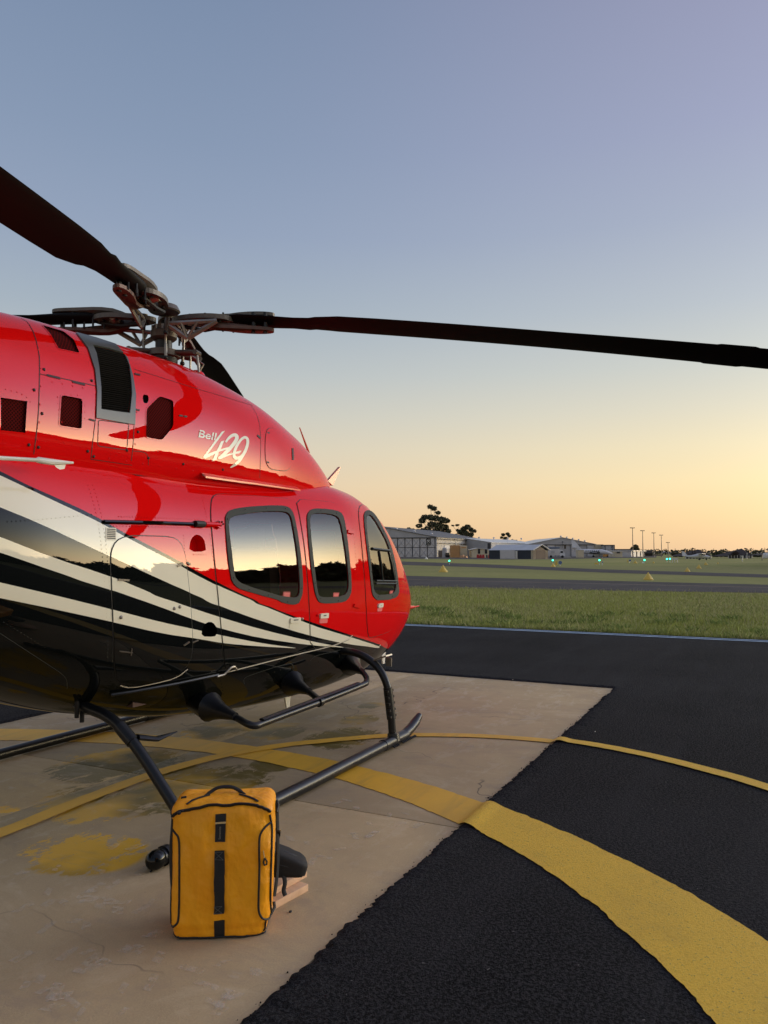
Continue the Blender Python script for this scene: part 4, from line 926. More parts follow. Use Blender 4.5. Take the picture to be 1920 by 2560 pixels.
# paint scheme: boundaries as t over x
STR = [[(0, 1177), (65, 1211), (145, 1246), (231, 1286), (325, 1340), (448, 1403), (476, 1420), (556, 1463), (619, 1494), (729, 1539), (771, 1553), (881, 1589), (950, 1611)],
       [(0, 1188), (127, 1248), (217, 1290), (257, 1310), (325, 1349), (446, 1411), (463, 1423), (556, 1471), (767, 1560), (881, 1594), (949, 1616)],
       [(0, 1268), (94, 1306), (253, 1381), (400, 1449), (474, 1482), (556, 1518), (653, 1553), (776, 1590), (860, 1609), (948, 1620)],
       [(0, 1342), (137, 1396), (268, 1438), (325, 1461), (400, 1492), (480, 1520), (556, 1545), (653, 1574), (776, 1603), (860, 1618)],
       [(0, 1381), (137, 1429), (271, 1472), (400, 1517), (474, 1546), (556, 1573), (653, 1596), (776, 1613), (860, 1619)],
       [(0, 1456), (137, 1488), (282, 1524), (400, 1555), (477, 1571), (556, 1589), (653, 1608), (737, 1619)],
       [(0, 1495), (137, 1523), (282, 1555), (400, 1583), (503, 1598), (556, 1608), (653, 1616), (737, 1620)]]
BX = []
for sline in STR:
    q = on(SF, dense(rounded(sline, 1, False), False, 12)); q.sort(); BX.append((np.array([a for a, _ in q]), np.array([b for _, b in q])))
def bt(k, x):
    xs, ts = BX[k]
    if x < xs[0]: return ts[0]+(ts[0]-ts[min(12, len(ts)-1)])/(xs[0]-xs[min(12, len(ts)-1)])*(x-xs[0])*.6
    if x > xs[-1]:
        if k == 0: return ts[-1]-(x-xs[-1])*.16
        if k <= 2: return bt(0, x) if k == 1 else bt(0, x)
        if k in (3, 4): return bt(2, x)-.0001 if False else ts[-1]
        return ts[-1]
    return float(np.interp(x, xs, ts))
XE = [BX[k][0][-1] for k in range(7)]
def paint(x, t):
    if t > bt(0, x): return 0
    if t > bt(1, x) or x > XE[2]: return 1
    if t > bt(2, x): return 2
    if x > XE[4]: return 1
    if t > bt(3, x): return 1
    if t > bt(4, x): return 2
    if x > XE[6]: return 1
    if t > bt(5, x): return 1
    if t > bt(6, x): return 2
    return 1
PM = ['red_paint', 'black_paint', 'white_paint']
def patch(name, surf, outl, mats, parent, holes=(), off=0., du=.07, skirt=0., px=True, both=False, cls=None, bevel=0., **tg):
    """curved panel lying on the surface: outline given as photo pixels (px) or (x, t)"""
    O = on(surf, outl) if px else list(outl); H = [on(surf, h) if px else list(h) for h in holes]
    V = [(x, t*VS) for x, t in O]; E_ = [(i, (i+1) % len(O)) for i in range(len(O))]; OP = list(V)
    HP = []
    for h in H:
        b_ = len(V); hp_ = [(x, t*VS) for x, t in h]; V += hp_; E_ += [(b_+i, b_+(i+1) % len(h)) for i in range(len(h))]; HP.append(hp_)
    x0, x1 = min(v[0] for v in OP), max(v[0] for v in OP); y0, y1 = min(v[1] for v in OP), max(v[1] for v in OP)
    if cls:
        for k in range(7):
            xa, xb = max(x0, -3.4), min(x1, XE[k] if k else 8.45)
            if xb-xa < .02: continue
            n = max(2, int((xb-xa)/.04)); b_ = len(V); q = []
            for i in range(n+1):
                x = xa+(xb-xa)*i/n; v = bt(k, x)*VS; q.append((x, v))
            V += q; E_ += [(b_+i, b_+i+1) for i in range(n)]
    g = []
    x = x0+du*.5
    while x < x1:
        st_ = du if x > 1.6 else .25
        y = y0+du*.5
        while y < y1: g.append((x, y)); y += du
        x += st_
    if g:
        g = np.array(g); k = inpoly(g, OP)
        for hp_ in HP: k &= ~inpoly(g, hp_)
        V += [tuple(q) for q in g[k]]
    r = geometry.delaunay_2d_cdt([Vector(v) for v in V], E_, [], 0, 1e-7)
    P_ = r[0]; cen = np.array([((P_[f[0]].x+P_[f[1]].x+P_[f[2]].x)/3, (P_[f[0]].y+P_[f[1]].y+P_[f[2]].y)/3) for f in r[2]])
    k = inpoly(cen, OP)
    for hp_ in HP: k &= ~inpoly(cen, hp_)
    faces = [list(f) for f, q in zip(r[2], k) if q]; cc = cen[k]
    vs = [surf.P(p.x, p.y/VS, off) for p in P_]; ns = [surf.N(p.x, p.y/VS) for p in P_]
    mi = [cls(c[0], c[1]/VS) if cls else 0 for c in cc]
    # orient outward
    for f in faces:
        a, b, c = [vs[i] for i in f]
        if (b-a).cross(c-a).dot(ns[f[0]]) < 0: f.reverse()
    if skirt:
        bm_e = {}
        for fi, f in enumerate(faces):
            for i in range(3): bm_e.setdefault(frozenset((f[i], f[(i+1) % 3])), []).append((f[i], f[(i+1) % 3], fi))
        mp_ = {}
        for e, l in list(bm_e.items()):
            if len(l) == 1:
                a, b, fi = l[0]
                for q in (a, b):
                    if q not in mp_:
                        mp_[q] = len(vs); pp = P_[q]; vs.append(surf.P(pp.x, pp.y/VS, off-skirt)); ns.append(ns[q])
                faces.append([b, a, mp_[a], mp_[b]]); mi.append(mi[fi])
    if both:
        n = len(vs); vs += [Vector((v.x, 2*YC-v.y, v.z)) for v in vs]; ns += [Vector((v.x, -v.y, v.z)) for v in ns]
        faces += [[i+n for i in f[::-1]] for f in faces]; mi += mi
    me = bpy.data.meshes.new(name); o_ = ORG[parent]; me.from_pydata([v-o_ for v in vs], [], faces)
    for m_ in ([mats] if isinstance(mats, str) else mats): me.materials.append(MT[m_])
    me.polygons.foreach_set('material_index', mi); me.polygons.foreach_set('use_smooth', [True]*len(faces)); me.update()
    if not skirt: me.normals_split_custom_set_from_vertices([tuple(v) for v in ns])
    else:
        ln = []
        for p in me.polygons:
            q = len(p.vertices) == 4
            for vi in p.vertices: ln.append(tuple(p.normal) if q else tuple(ns[vi]))
        me.normals_split_custom_set(ln)
    o = link(name, me, parent); tag(o, **tg); return o
def strip(name, surf, pts, wd, m, parent, off=.0008, closed=False, px=True, **tg):
    q = on(surf, dense(pts, closed, 8)) if px else pts
    P_ = [surf.P(x, t, off) for x, t in q]; Nn = [surf.N(x, t) for x, t in q]; n = len(P_); vs = []
    for i in range(n):
        t = (P_[(i+1) % n]-P_[i-1]) if closed else (P_[min(i+1, n-1)]-P_[max(i-1, 0)])
        s_ = Nn[i].cross(t)
        if s_.length < 1e-9: s_ = Vector((0, 0, 1))
        s_.normalize(); vs += [P_[i]+s_*wd/2, P_[i]-s_*wd/2]
    fs = [(2*i, 2*i+1, (2*i+3) % (2*n), (2*i+2) % (2*n)) for i in range(n if closed else n-1)]
    mb = MB().add(vs, fs, 0, True); return mb.build(name, m, parent, **tg)

heli = thing('helicopter', (4.42, YC, 0), 'red helicopter with white and black stripes and 429 lettering standing on skids', 'helicopter')
# outlines in photo pixels
W1o = [(560, 1299), (565, 1283), (577, 1275), (605, 1270), (639, 1267), (680, 1265), (712, 1266), (727, 1275), (735, 1297), (746, 1361), (754, 1432), (755, 1479), (748, 1503), (734, 1511), (718, 1508), (655, 1490), (596, 1473), (581, 1460), (574, 1444), (566, 1384)]
W1g = [(568, 1313), (571, 1299), (582, 1291), (610, 1285), (639, 1281), (680, 1279), (712, 1280), (723, 1288), (728, 1302), (740, 1376), (746, 1440), (747, 1479), (742, 1493), (731, 1496), (686, 1487), (604, 1461), (588, 1449), (582, 1432), (575, 1368)]
W2o = [(765, 1300), (767, 1284), (778, 1273), (805, 1273), (839, 1277), (854, 1285), (861, 1309), (869, 1372), (877, 1456), (875, 1490), (858, 1503), (830, 1507), (805, 1507), (790, 1499), (783, 1473), (772, 1393)]
W2g = [(772, 1306), (774, 1291), (783, 1284), (810, 1284), (837, 1289), (848, 1300), (858, 1351), (869, 1435), (869, 1477), (856, 1491), (828, 1494), (801, 1494), (792, 1486), (787, 1448), (778, 1372)]
W3o = [(907, 1294), (910, 1281), (918, 1276), (930, 1281), (942, 1296), (955, 1320), (969, 1347), (981, 1383), (990, 1425), (995, 1467), (996, 1481), (990, 1493), (977, 1497), (949, 1499), (937, 1497), (928, 1487), (925, 1457), (919, 1403), (912, 1345)]
W3g = [(913, 1299), (917, 1289), (925, 1288), (937, 1303), (951, 1328), (964, 1352), (975, 1385), (984, 1425), (988, 1457), (987, 1475), (980, 1484), (960, 1487), (942, 1487), (933, 1479), (929, 1450), (924, 1399), (917, 1349)]
W1o, W1g, W2o, W2g, W3o, W3g = [rounded(q, 1) for q in (W1o, W1g, W2o, W2g, W3o, W3g)]
D1 = [(527, 1262), (531, 1243), (545, 1235), (600, 1238), (670, 1243), (736, 1249), (746, 1290), (760, 1380), (768, 1480), (772, 1560), (773, 1620), (735, 1634), (650, 1656), (563, 1678), (560, 1640), (556, 1600), (546, 1500), (534, 1380), (527, 1300)]
D2 = [(739, 1249), (785, 1252), (832, 1256), (850, 1264), (862, 1290), (875, 1345), (886, 1420), (891, 1500), (890, 1560), (884, 1585), (868, 1602), (824, 1614), (776, 1621), (775, 1560), (771, 1480), (763, 1380), (749, 1290)]
D3 = [(895, 1284), (899, 1266), (907, 1262), (918, 1266), (932, 1277), (945, 1292), (958, 1313), (975, 1348), (986, 1383), (995, 1425), (1001, 1467), (1001, 1495), (998, 1525), (990, 1553), (980, 1572), (967, 1581), (926, 1594), (920, 1589), (917, 1558), (915, 1507), (910, 1430), (903, 1350)]
BD = [(277, 1403), (278, 1378), (290, 1353), (316, 1341), (370, 1341), (428, 1343), (450, 1355), (463, 1390), (468, 1439), (474, 1494), (479, 1566), (481, 1620), (474, 1656), (440, 1692), (385, 1706), (325, 1718), (302, 1710), (288, 1685), (284, 1584), (280, 1476)]
DH1 = rounded([(473, 1379), (475, 1353), (485, 1338), (497, 1336), (510, 1348), (514, 1366), (514, 1379)], 1); DH2 = rounded([(503, 1591), (506, 1569), (517, 1555), (532, 1555), (543, 1571), (541, 1587), (535, 1592)], 1)
# -- body shell with real openings
bo = [(-3.4, 0)]+[(-3.4, 1)]+[(8.495, 1), (8.495, 0)]
xs_ = [-3.4, -2.4, -1.4, -.5, .3, 1.0]+[1.2+.12*i for i in range(61)]; xs_ = [x for x in xs_ if x < 8.49]+[8.495]
bo = [(x, 0.) for x in xs_]+[(x, 1.) for x in xs_[::-1]]
H_ = [on(SF, dense(q, True, 9)) for q in (W1g, W2g, W3g, DH1, DH2)]
WS = [(6.98, .86), (7.25, .80), (7.6, .74), (7.95, .70), (8.02, .74), (8.02, 1.), (6.98, 1.)]
patch('fuselage', SF, bo, PM, heli, holes=H_, du=.065, px=False, both=True, cls=paint)
# -- windscreen on the nose
ws_ = rounded([(6.95, .965), (6.93, .88), (7.2, .825), (7.6, .765), (7.92, .745), (8.03, .79), (8.06, .965)], 2)
patch('windscreen', SF, ws_, 'black_paint', heli, off=.004, skirt=.004, px=False, both=True)
# -- doors: proud panels with seal strips, frames, panes
def door(name, outl, holes, seam, off=.005, **tg):
    d = patch(name, SF, dense(rounded(outl, 1), True, 9), PM, heli, holes=[dense(h, True, 9) for h in holes], off=off, skirt=off+.001, cls=paint, **tg)
    strip('door_seal', SF, rounded(outl, 1), .013, seam, d, off=.0012, closed=True); return d
d1 = door('sliding_door', D1, [W1g], 'seam_black'); d2 = door('passenger_door', D2, [W2g], 'seam_black'); d3 = door('pilot_door', D3, [W3g], 'seam_black'); d4 = door('baggage_door', BD, [], 'seam_black', .004)
for d, wo_, wg in ((d1, W1o, W1g), (d2, W2o, W2g), (d3, W3o, W3g)):
    patch('window_frame', SF, dense(wo_, True, 9), 'rubber_frame', d, holes=[dense(wg, True, 9)], off=.012, skirt=.009)
    patch('window_pane', SF, dense(wg, True, 9), 'cabin_glass', d, off=.003)
    mid = [((a[0]+b_[0])/2, (a[1]+b_[1])/2) for a, b_ in zip(wo_, wg)] if len(wo_) == len(wg) else None
    q = dense(wo_, True, 3); c_ = (sum(p[0] for p in q)/len(q), sum(p[1] for p in q)/len(q)); mb = MB()
    for i in range(14):
        p = q[int(i*len(q)/14)]; v = Vector((c_[0]-p[0], c_[1]-p[1])).normalized()*6; u = SF.uvw(p[0]+v.x, p[1]+v.y); mb.sph(SF.P(*u, .013), .0055, seg=6)
    mb.build('frame_screws', 'dark_metal', d, kind='stuff')
# far-side panes so that the sky shows through
for q in (W1g, W2g, W3g):
    o = patch('far_window_pane', SF, dense(q, True, 12), 'cabin_glass', heli, off=.003)
    for v in o.data.vertices: v.co.y = -v.co.y
    o.data.flip_normals()
# vent frame in the pilot window
def bar3(p, q, wd, m, parent, nm, off=.012): return strip(nm, SF, [p, q], wd, m, parent, off=off)
vf = MB()
def bead(mb, pts, r, off=.008, surf=None, seg=6):
    s_ = surf or SF; mb.tube([s_.P(*s_.uvw(*p), off) for p in dense(pts, False, 6)], r, seg)
bead(vf, [(929, 1372), (971, 1377)], .014); bead(vf, [(939, 1452), (990, 1453)], .009); bead(vf, [(938, 1459), (989, 1459)], .009); bead(vf, [(946, 1378), (951, 1410), (955, 1452)], .010); bead(vf, [(971, 1380), (979, 1415), (985, 1450)], .010)
vf.build('vent_frame', 'dark_metal', d3)
# pockets (steps) let into the side
for hp_, m_ in ((DH1, 'red_paint'), (DH2, 'black_paint')):
    q = on(SF, dense(hp_, True, 6)); rim = [SF.P(x, t, .001) for x, t in q]; inn = [SF.P(x, t, -.07) for x, t in q]; n = len(q)
    MB().add(rim+inn, [(i, (i+1) % n, n+(i+1) % n, n+i) for i in range(n)]+[list(range(n, 2*n))]).build('step_pocket', m_, heli)
# door handles: cup and flap
def handle(x0, y0, x1, y1, parent, cup, lab):
    ym = (y0+y1)/2
    h = patch('door_handle', SF, dense(rc([(x0+2, y0+2), (x1, y0), (x1-1, ym), (x0+1, ym+1)], 2.5), True, 6), 'cream_label', parent, off=.018, skirt=.014)
    patch('handle_cup', SF, dense(rc([(x0+1, ym+2), (x1-1, ym+1), (x1-2, y1-1), (x0, y1)], 3), True, 6), cup, parent, off=.009, skirt=.003)
    strip('handle_print', SF, [(x0+8, y0+7), (x1-7, y0+6)], .010, 'thread_grey', parent, off=.0195)
handle(721, 1543, 748, 1570, d1, 'white_paint', 1); handle(796, 1532, 818, 1558, d2, 'pink_label', 1); handle(941, 1507, 955, 1529, d3, 'pink_label', 1)
mb = MB(); mb.sph(SF.P(*SF.uvw(753, 1547), .01), .012, seg=8); mb.build('lock', 'steel', d1)
mb = MB(); mb.sph(SF.P(*SF.uvw(791, 1538), .01), .010, seg=8); mb.build('lock', 'red_paint', d2)
for d, q in ((d1, [(707, 1480), (725, 1480), (723, 1494), (705, 1493)]), (d2, [(832, 1482), (847, 1482), (845, 1493), (831, 1493)]), (d3, [(973, 1477), (982, 1476), (980, 1485), (972, 1486)])):
    s_ = patch('warning_sticker', SF, dense(q, True, 6), 'barrier_red', d, off=.0055)
    for f in (.28, .5, .75):
        a = (q[0][0]*(1-f)+q[3][0]*f+2, q[0][1]*(1-f)+q[3][1]*f); b_ = (q[1][0]*(1-f)+q[2][0]*f-2, q[1][1]*(1-f)+q[2][1]*f); strip('sticker_print', SF, [a, b_], .005, 'pink_label', d, off=.007)
# rails
def onsurf_tube(name, surf, pts, r, m, parent, off, seg=8, sc=None, step=8): 
    mb = MB(); mb.tube([surf.P(*surf.uvw(*p), off) for p in dense(pts, False, step)], r, seg, sc=sc); return mb.build(name, m, parent)
rl = onsurf_tube('door_rail', SF, [(258, 1305), (400, 1308), (482, 1311)], .012, 'black_paint', heli, .006)
onsurf_tube('rail_end', SF, [(484, 1311), (506, 1312)], .022, 'seam_black', rl, .012)
ab = onsurf_tube('door_arm', SF, [(508, 1312), (546, 1314)], .016, 'red_paint', heli, .016)
hxp = [(535, 1312), (540, 1304), (548, 1303), (553, 1310), (552, 1318), (545, 1323), (538, 1320)]
patch('arm_plate', SF, hxp, 'red_paint', ab, off=.024, skirt=.01)
mb = MB()
for p in ((541, 1308), (548, 1308), (545, 1316), (551, 1313)): mb.sph(SF.P(*SF.uvw(*p), .025), .007, seg=8)
mb.build('bolt_heads', 'seam_dark', ab, kind='stuff')
onsurf_tube('lower_rail', SF, [(276, 1733), (330, 1725), (440, 1706), (543, 1685)], [.006]+[.017]*99 if False else .010, 'gear_black', heli, .012)
strip('sill_line', SF, rounded([(569, 1679), (640, 1661), (735, 1637), (824, 1616), (850, 1607), (870, 1596), (880, 1588)], 1, False), .008, 'seam_light', heli, off=.006)
strip('baggage_sill_line', SF, rounded([(300, 1712), (325, 1719), (385, 1708), (440, 1694), (468, 1672)], 1, False), .008, 'seam_light', d4, off=.006)
onsurf_tube('lower_door_arm', SF, [(535, 1686), (553, 1681), (570, 1664), (578, 1662), (584, 1670)], .008, 'steel', heli, .03)
strip('belly_panel_line', SF, rounded([(611, 1710), (608, 1696), (625, 1688), (680, 1670), (725, 1657), (735, 1665), (733, 1676)], 2, False), .004, 'rubber_frame', heli)
strip('belly_panel_line', SF, rounded([(775, 1652), (785, 1640), (820, 1632), (870, 1620), (880, 1624)], 2, False), .004, 'rubber_frame', heli)
strip('rear_panel_line', SF, rounded([(0, 1583), (60, 1622), (120, 1661), (155, 1684), (168, 1700), (168, 1722)], 1, False), .004, 'rubber_frame', heli)
# latches and small fittings
def bar_on(name, surf, a, b_, wd, m, parent, off=.012, sk=.010):
    pa, pb = Vector(a), Vector(b_); d = (pb-pa).normalized(); nn = Vector((-d.y, d.x))*wd/2
    return patch(name, surf, dense([tuple(pa-nn), tuple(pb-nn), tuple(pb+nn), tuple(pa+nn)], True, 8), m, parent, off=off, skirt=sk, du=.1)
for a, b_, wd in (((441, 1416), (456, 1408), 9), ((466, 1406), (474, 1412), 8), ((458, 1613), (472, 1604), 6), ((480, 1606), (494, 1600), 4), ((293, 1450), (321, 1451), 8), ((297, 1627), (330, 1631), 4), ((328, 1620), (326, 1638), 4)):
    bar_on('latch', SF, a, b_, wd*.6, 'hub_metal', heli, .009, .007)
for a, b_ in (((866, 1329), (882, 1332)), ((882, 1513), (897, 1517))): bar_on('door_hinge', SF, a, b_, 8, 'red_paint', heli, .02, .015)
mb = MB()
for p in ((301, 1543), (434, 1521), (448, 1517)): mb.sph(SF.P(*SF.uvw(*p), .004), .011, seg=10)
mb.build('lock_buttons', 'steel', heli, kind='stuff')
dp = patch('data_plate', SF, dense([(264, 1319), (290, 1320), (290, 1351), (265, 1350)], True, 8), 'cream_label', heli, off=.002)
for k in range(6): strip('plate_print', SF, [(267, 1323+4.5*k), (288, 1324+4.5*k)], .006, 'thread_grey', dp, off=.0032)
# rivets
riv = MB(); RV = []
def rivets(surf, pts, sp_px=8.5, r=.0040):
    q = dense(rounded(pts, 1, False), False, 1.)
    acc = 0
    L0 = q[0]
    for p in q[1:]:
        acc += math.hypot(p[0]-L0[0], p[1]-L0[1]); L0 = p
        if acc >= sp_px:
            acc = 0
            try: u = surf.uvw(*p)
            except ValueError: continue
            c = surf.P(*u); n_ = surf.N(*u); a = n_.cross(Vector((0, 0, 1))).normalized() if abs(n_.z) < .95 else Vector((1, 0, 0)); b_ = n_.cross(a)
            vs = [c+(a*math.cos(k*math.pi/3)+b_*math.sin(k*math.pi/3))*r+n_*.0004 for k in range(6)]+[c+n_*(r*.55)+(a*math.cos(k*math.pi/3)+b_*math.sin(k*math.pi/3))*r*.45 for k in range(6)]
            riv.add(vs, [(k, (k+1) % 6, 6+(k+1) % 6, 6+k) for k in range(6)]+[list(range(6, 12))], surf is SF and paint(*u), True)
VR = [(217, 1204), (236, 1262), (250, 1331), (259, 1420), (266, 1512), (269, 1600), (268, 1674), (260, 1747)]
rivets(SF, VR, 10); rivets(SF, [(x+12, y) for x, y in VR], 10)
rivets(SF, [(7, 1305), (100, 1299), (231, 1286)], 11); rivets(SF, [(289, 1291), (400, 1295), (517, 1300)], 7); rivets(SF, [(268, 1315), (380, 1317), (470, 1320)], 8)
rivets(SF, [(458, 1331), (466, 1420), (472, 1500)], 8); rivets(SF, [(524, 1327), (532, 1390), (539, 1457), (546, 1560), (550, 1656)], 9); rivets(SF, [(486, 1197), (505, 1240), (517, 1295)], 7)
rivets(SF, [(0, 1551), (120, 1624), (253, 1703)], 10); rivets(SF, [(868, 1241), (880, 1300), (889, 1372), (896, 1498), (893, 1583)], 8); rivets(SF, [(278, 1743), (400, 1720), (543, 1697)], 7)
rivets(SF, [(608, 1706), (660, 1689), (730, 1666)], 16); rivets(SF, [(478, 1386), (520, 1387)], 6); rivets(SF, [(478, 1512), (540, 1505)], 6); rivets(SF, [(484, 1640), (488, 1560), (482, 1480)], 8)
rivets(SF, [(778, 1660), (850, 1640), (905, 1630)], 18); rivets(SF, [(545, 1670), (560, 1740)], 8); rivets(SF, [(60, 1664), (148, 1712), (215, 1732)], 9)
rivets(SC, [(87, 830), (103, 910), (100, 1031), (92, 1135)], 45, .006); rivets(SC, [(104, 950), (232, 975)], 26, .005); rivets(SC, [(232, 1140), (420, 1170), (645, 1196)], 42, .006); rivets(SC, [(338, 950), (342, 1060), (336, 1130)], 40, .006)
rivets(SC, [(107, 1075), (160, 1110), (205, 1118)], 20, .004); rivets(SC, [(0, 970), (60, 985), (80, 1010)], 14, .004); rivets(SC, [(145, 985), (212, 990), (212, 1075), (150, 1068), (143, 985)], 16, .004)
rivets(SC, [(650, 1180), (720, 1192), (815, 1208)], 30, .005); rivets(SC, [(262, 1135), (325, 1143)], 14, .004); rivets(SC, [(228, 880), (248, 960), (243, 1045), (330, 1060), (333, 960), (318, 905)], 30, .005)
riv.build('rivets', PM, heli, kind='stuff')
# -- engine cowling
co = [.1, .5, .9, 1.3]+[1.5+.12*i for i in range(45)]; co = [x for x in co if x < 6.78]+[6.79]
GR = [(190, 833), (240, 846), (289, 862), (318, 896), (331, 940), (338, 985), (336, 1062), (290, 1054), (239, 1045), (241, 978), (236, 925), (219, 872)]
LO = [(231, 864), (270, 872), (309, 884), (322, 915), (327, 960), (328, 985), (323, 1033), (290, 1029), (251, 1023), (251, 968), (246, 918), (240, 885)]
S2 = rc([(152, 986), (207, 996), (205, 1074), (147, 1065)], 8); S3 = rc([(398, 989), (434, 1001), (434, 1066), (405, 1102), (363, 1094), (365, 1021)], 8); S4 = rc([(104, 812), (159, 828), (186, 850), (200, 884), (145, 872), (125, 836)], 5)
S1 = [(0, 992), (69, 1002), (64, 1084), (0, 1077)]; BH = rounded([(357, 986), (369, 987), (372, 995), (370, 1007), (362, 1009), (357, 1002)], 1)
H_ = [on(SC, dense(q, True, 7)) for q in (LO, S2, S3, S4, BH)]
u1 = on(SC, dense([(0, 992), (69, 1002), (64, 1084), (0, 1077)], True, 7))
H_.append(u1)
cw = patch('engine_cowling', SC, [(x, .12) for x in co]+[(x, 1.) for x in co[::-1]], 'red_paint', heli, holes=H_, du=.045, px=False, both=True)
patch('grille_frame', SC, dense(GR, True, 7), 'grille_frame', cw, holes=[dense(LO, True, 7)], off=.008, skirt=.010)
patch('grille_back', SC, dense([((x-281)*1.08+281, (y-950)*1.05+950) for x, y in LO], True, 7), 'dark_hole', cw, off=-.03)
mb = MB(); L0, L1 = [(231, 864), (240, 885), (246, 918), (251, 968), (251, 1023)], [(309, 884), (322, 915), (327, 960), (328, 985), (323, 1033)]
def interp(pts, f):
    q = dense(pts, False, 1.); return q[min(len(q)-1, int(f*(len(q)-1)))]
for k in range(31):
    f = (k+.5)/31; a, b_ = interp(L0, f), interp(L1, f); q = [SC.uvw(*p) for p in dense([a, b_], False, 12)]
    va = [SC.P(x, t, .004) for x, t in q]; vb = [SC.P(x, t, -.014)-Vector((0, 0, .004)) for x, t in q]; vc = [SC.P(x, t, .003)-Vector((0, 0, .005)) for x, t in q]; n = len(q)
    mb.add(va+vb+vc, [(i, i+1, n+i+1, n+i) for i in range(n-1)]+[(i, i+1, 2*n+i+1, 2*n+i) for i in range(n-1)], 0, False)
mb.build('louvre_slats', 'louvre', cw, kind='stuff')
def grow(q, f=1.12): c_ = (sum(p[0] for p in q)/len(q), sum(p[1] for p in q)/len(q)); return [(c_[0]+(p[0]-c_[0])*f, c_[1]+(p[1]-c_[1])*f) for p in q]
def screen(q, nm='mesh_screen'):
    o = patch(nm, SC, dense(grow(q), True, 7), 'screen_mesh', cw, off=-.012); return o
m = MT['screen_mesh']; b = NB(m)
def wv_(dirv):
    mp_ = b.n('ShaderNodeMapping'); b.l(b.tc.outputs['Object'], mp_.inputs[0]); mp_.inputs['Rotation'].default_value = (0, R(dirv), 0)
    w_ = b.n('ShaderNodeTexWave'); w_.inputs['Scale'].default_value = 22; b.l(mp_.outputs[0], w_.inputs[0]); return w_.outputs['Fac']
wvm = b.m('MINIMUM', wv_(45), wv_(-45)); b.l(b.mix(b.rng(wvm, .1, .35), (.10, .006, .005), (.012, .003, .003)), b.p.inputs['Base Color'])
for q in (S1, S2, S3, S4):
    screen(q); strip('screen_rim', SC, q, .007, 'red_paint', cw, off=.002, closed=True)
patch('drain_hole', SC, dense(grow(BH, 1.8), True, 5), 'dark_hole', cw, off=-.03)
for nm, q, wd, cl, mm in [('cowl_seam', [(53, 796), (70, 806), (86, 835), (97, 880), (99, 910), (98, 970), (96, 1031), (91, 1085), (84, 1135)], .008, 0, 'seam_dark'), ('cowl_seam', [(99, 935), (160, 947), (239, 965)], .008, 0, 'seam_dark'),
                  ('cowl_seam', [(239, 1045), (232, 1100), (227, 1147)], .007, 0, 'seam_dark'), ('cowl_seam', [(335, 1062), (333, 1110), (328, 1152)], .007, 0, 'seam_dark'), ('cowl_seam', [(227, 1148), (330, 1163)], .006, 0, 'seam_dark'),
                  ('cowl_seam', [(335, 923), (400, 943), (482, 969), (560, 992), (632, 1014)], .006, 0, 'seam_dark'), ('cowl_seam', [(610, 1000), (624, 1009), (636, 1025), (645, 1045), (651, 1075), (652, 1110), (651, 1151), (649, 1195)], .007, 0, 'seam_dark'),
                  ('cowl_seam', [(330, 1127), (362, 1130), (370, 1140), (371, 1163)], .006, 0, 'seam_dark'), ('panel_seam', rc([(246, 1050), (322, 1060), (317, 1125), (244, 1115)], 6), .007, 1, 'seam_dark')]:
    strip(nm, SC, q if cl else rounded(q, 1, False), wd*.62, mm, cw, closed=bool(cl), off=.0015)
ht = rounded([(673, 1069), (664, 1081), (662, 1123), (664, 1156), (674, 1172), (700, 1176), (716, 1177), (728, 1165), (731, 1149), (731, 1123), (722, 1095), (701, 1077)], 1)
hh = patch('inspection_hatch', SC, dense(ht, True, 8), 'red_paint', cw, off=.004, skirt=.005); strip('hatch_seam', SC, ht, .009, 'seam_dark', cw, closed=True, off=.0012)
bar_on('hatch_handle', SC, (730, 1121), (731, 1150), 4, 'seam_dark', cw, .008, .004)
for nm, q in (('hinge', [(117, 938), (150, 946)]), ('hinge', [(180, 954), (212, 962)])): strip(nm, SC, q, .014, 'seam_dark', cw, off=.003)
for a, b_ in (((447, 1039), (456, 1040)), ((459, 1041), (467, 1042)), ((643, 1088), (651, 1096)), ((334, 1023), (348, 1026)), ((222, 1048), (236, 1052)), ((667, 1081), (673, 1083)), ((666, 1155), (672, 1157)), ((336, 935), (350, 938))):
    bar_on('fastener', SC, a, b_, 4, 'seam_dark', cw, .004, .003)
mb = MB()
for p in ((110, 924), (229, 952), (85, 975), (105, 1034), (72, 1112), (96, 1118), (219, 1128), (317, 1126), (234, 1141), (371, 1145), (458, 1160), (557, 1174), (345, 1080)): mb.sph(SC.P(*SC.uvw(*p), .002), .009, seg=8, sc=(1, .6, 1))
mb.build('cowl_screws', 'seam_dark', cw, kind='stuff')
# rain gutter strips between cowl and cabin roof
q = dense([(501, 1184), (560, 1193), (640, 1204), (740, 1219)], False, 10); mb = MB(); vs = []
for p in q:
    a, b_ = SC.P(*SC.uvw(*p)), None; vs += [a+Vector((0, -.004, .006)), a+Vector((0, -.045, -.018))]
mb.add(vs, [(2*i, 2*i+1, 2*i+3, 2*i+2) for i in range(len(q)-1)], 0, True)
vs2 = [v-Vector((0, 0, .012)) for v in vs]; mb.add(vs2, [(2*i, 2*i+2, 2*i+3, 2*i+1) for i in range(len(q)-1)], 0, True); mb.add([v for i in range(len(q)) for v in (vs[2*i+1], vs2[2*i+1])], [(2*i, 2*i+1, 2*i+3, 2*i+2) for i in range(len(q)-1)], 0, True)
mb.build('rain_gutter', 'red_paint', heli)
def ridge(nm, pts_, r, m, par=heli): 
    return MB().tube(pts_, r, 8).build(nm, m, par)
patch('footstep', SF, dense(rounded([(318, 1163), (381, 1168), (380, 1183), (322, 1178)], 1), True, 7), 'red_paint', heli, off=.035, skirt=.035)
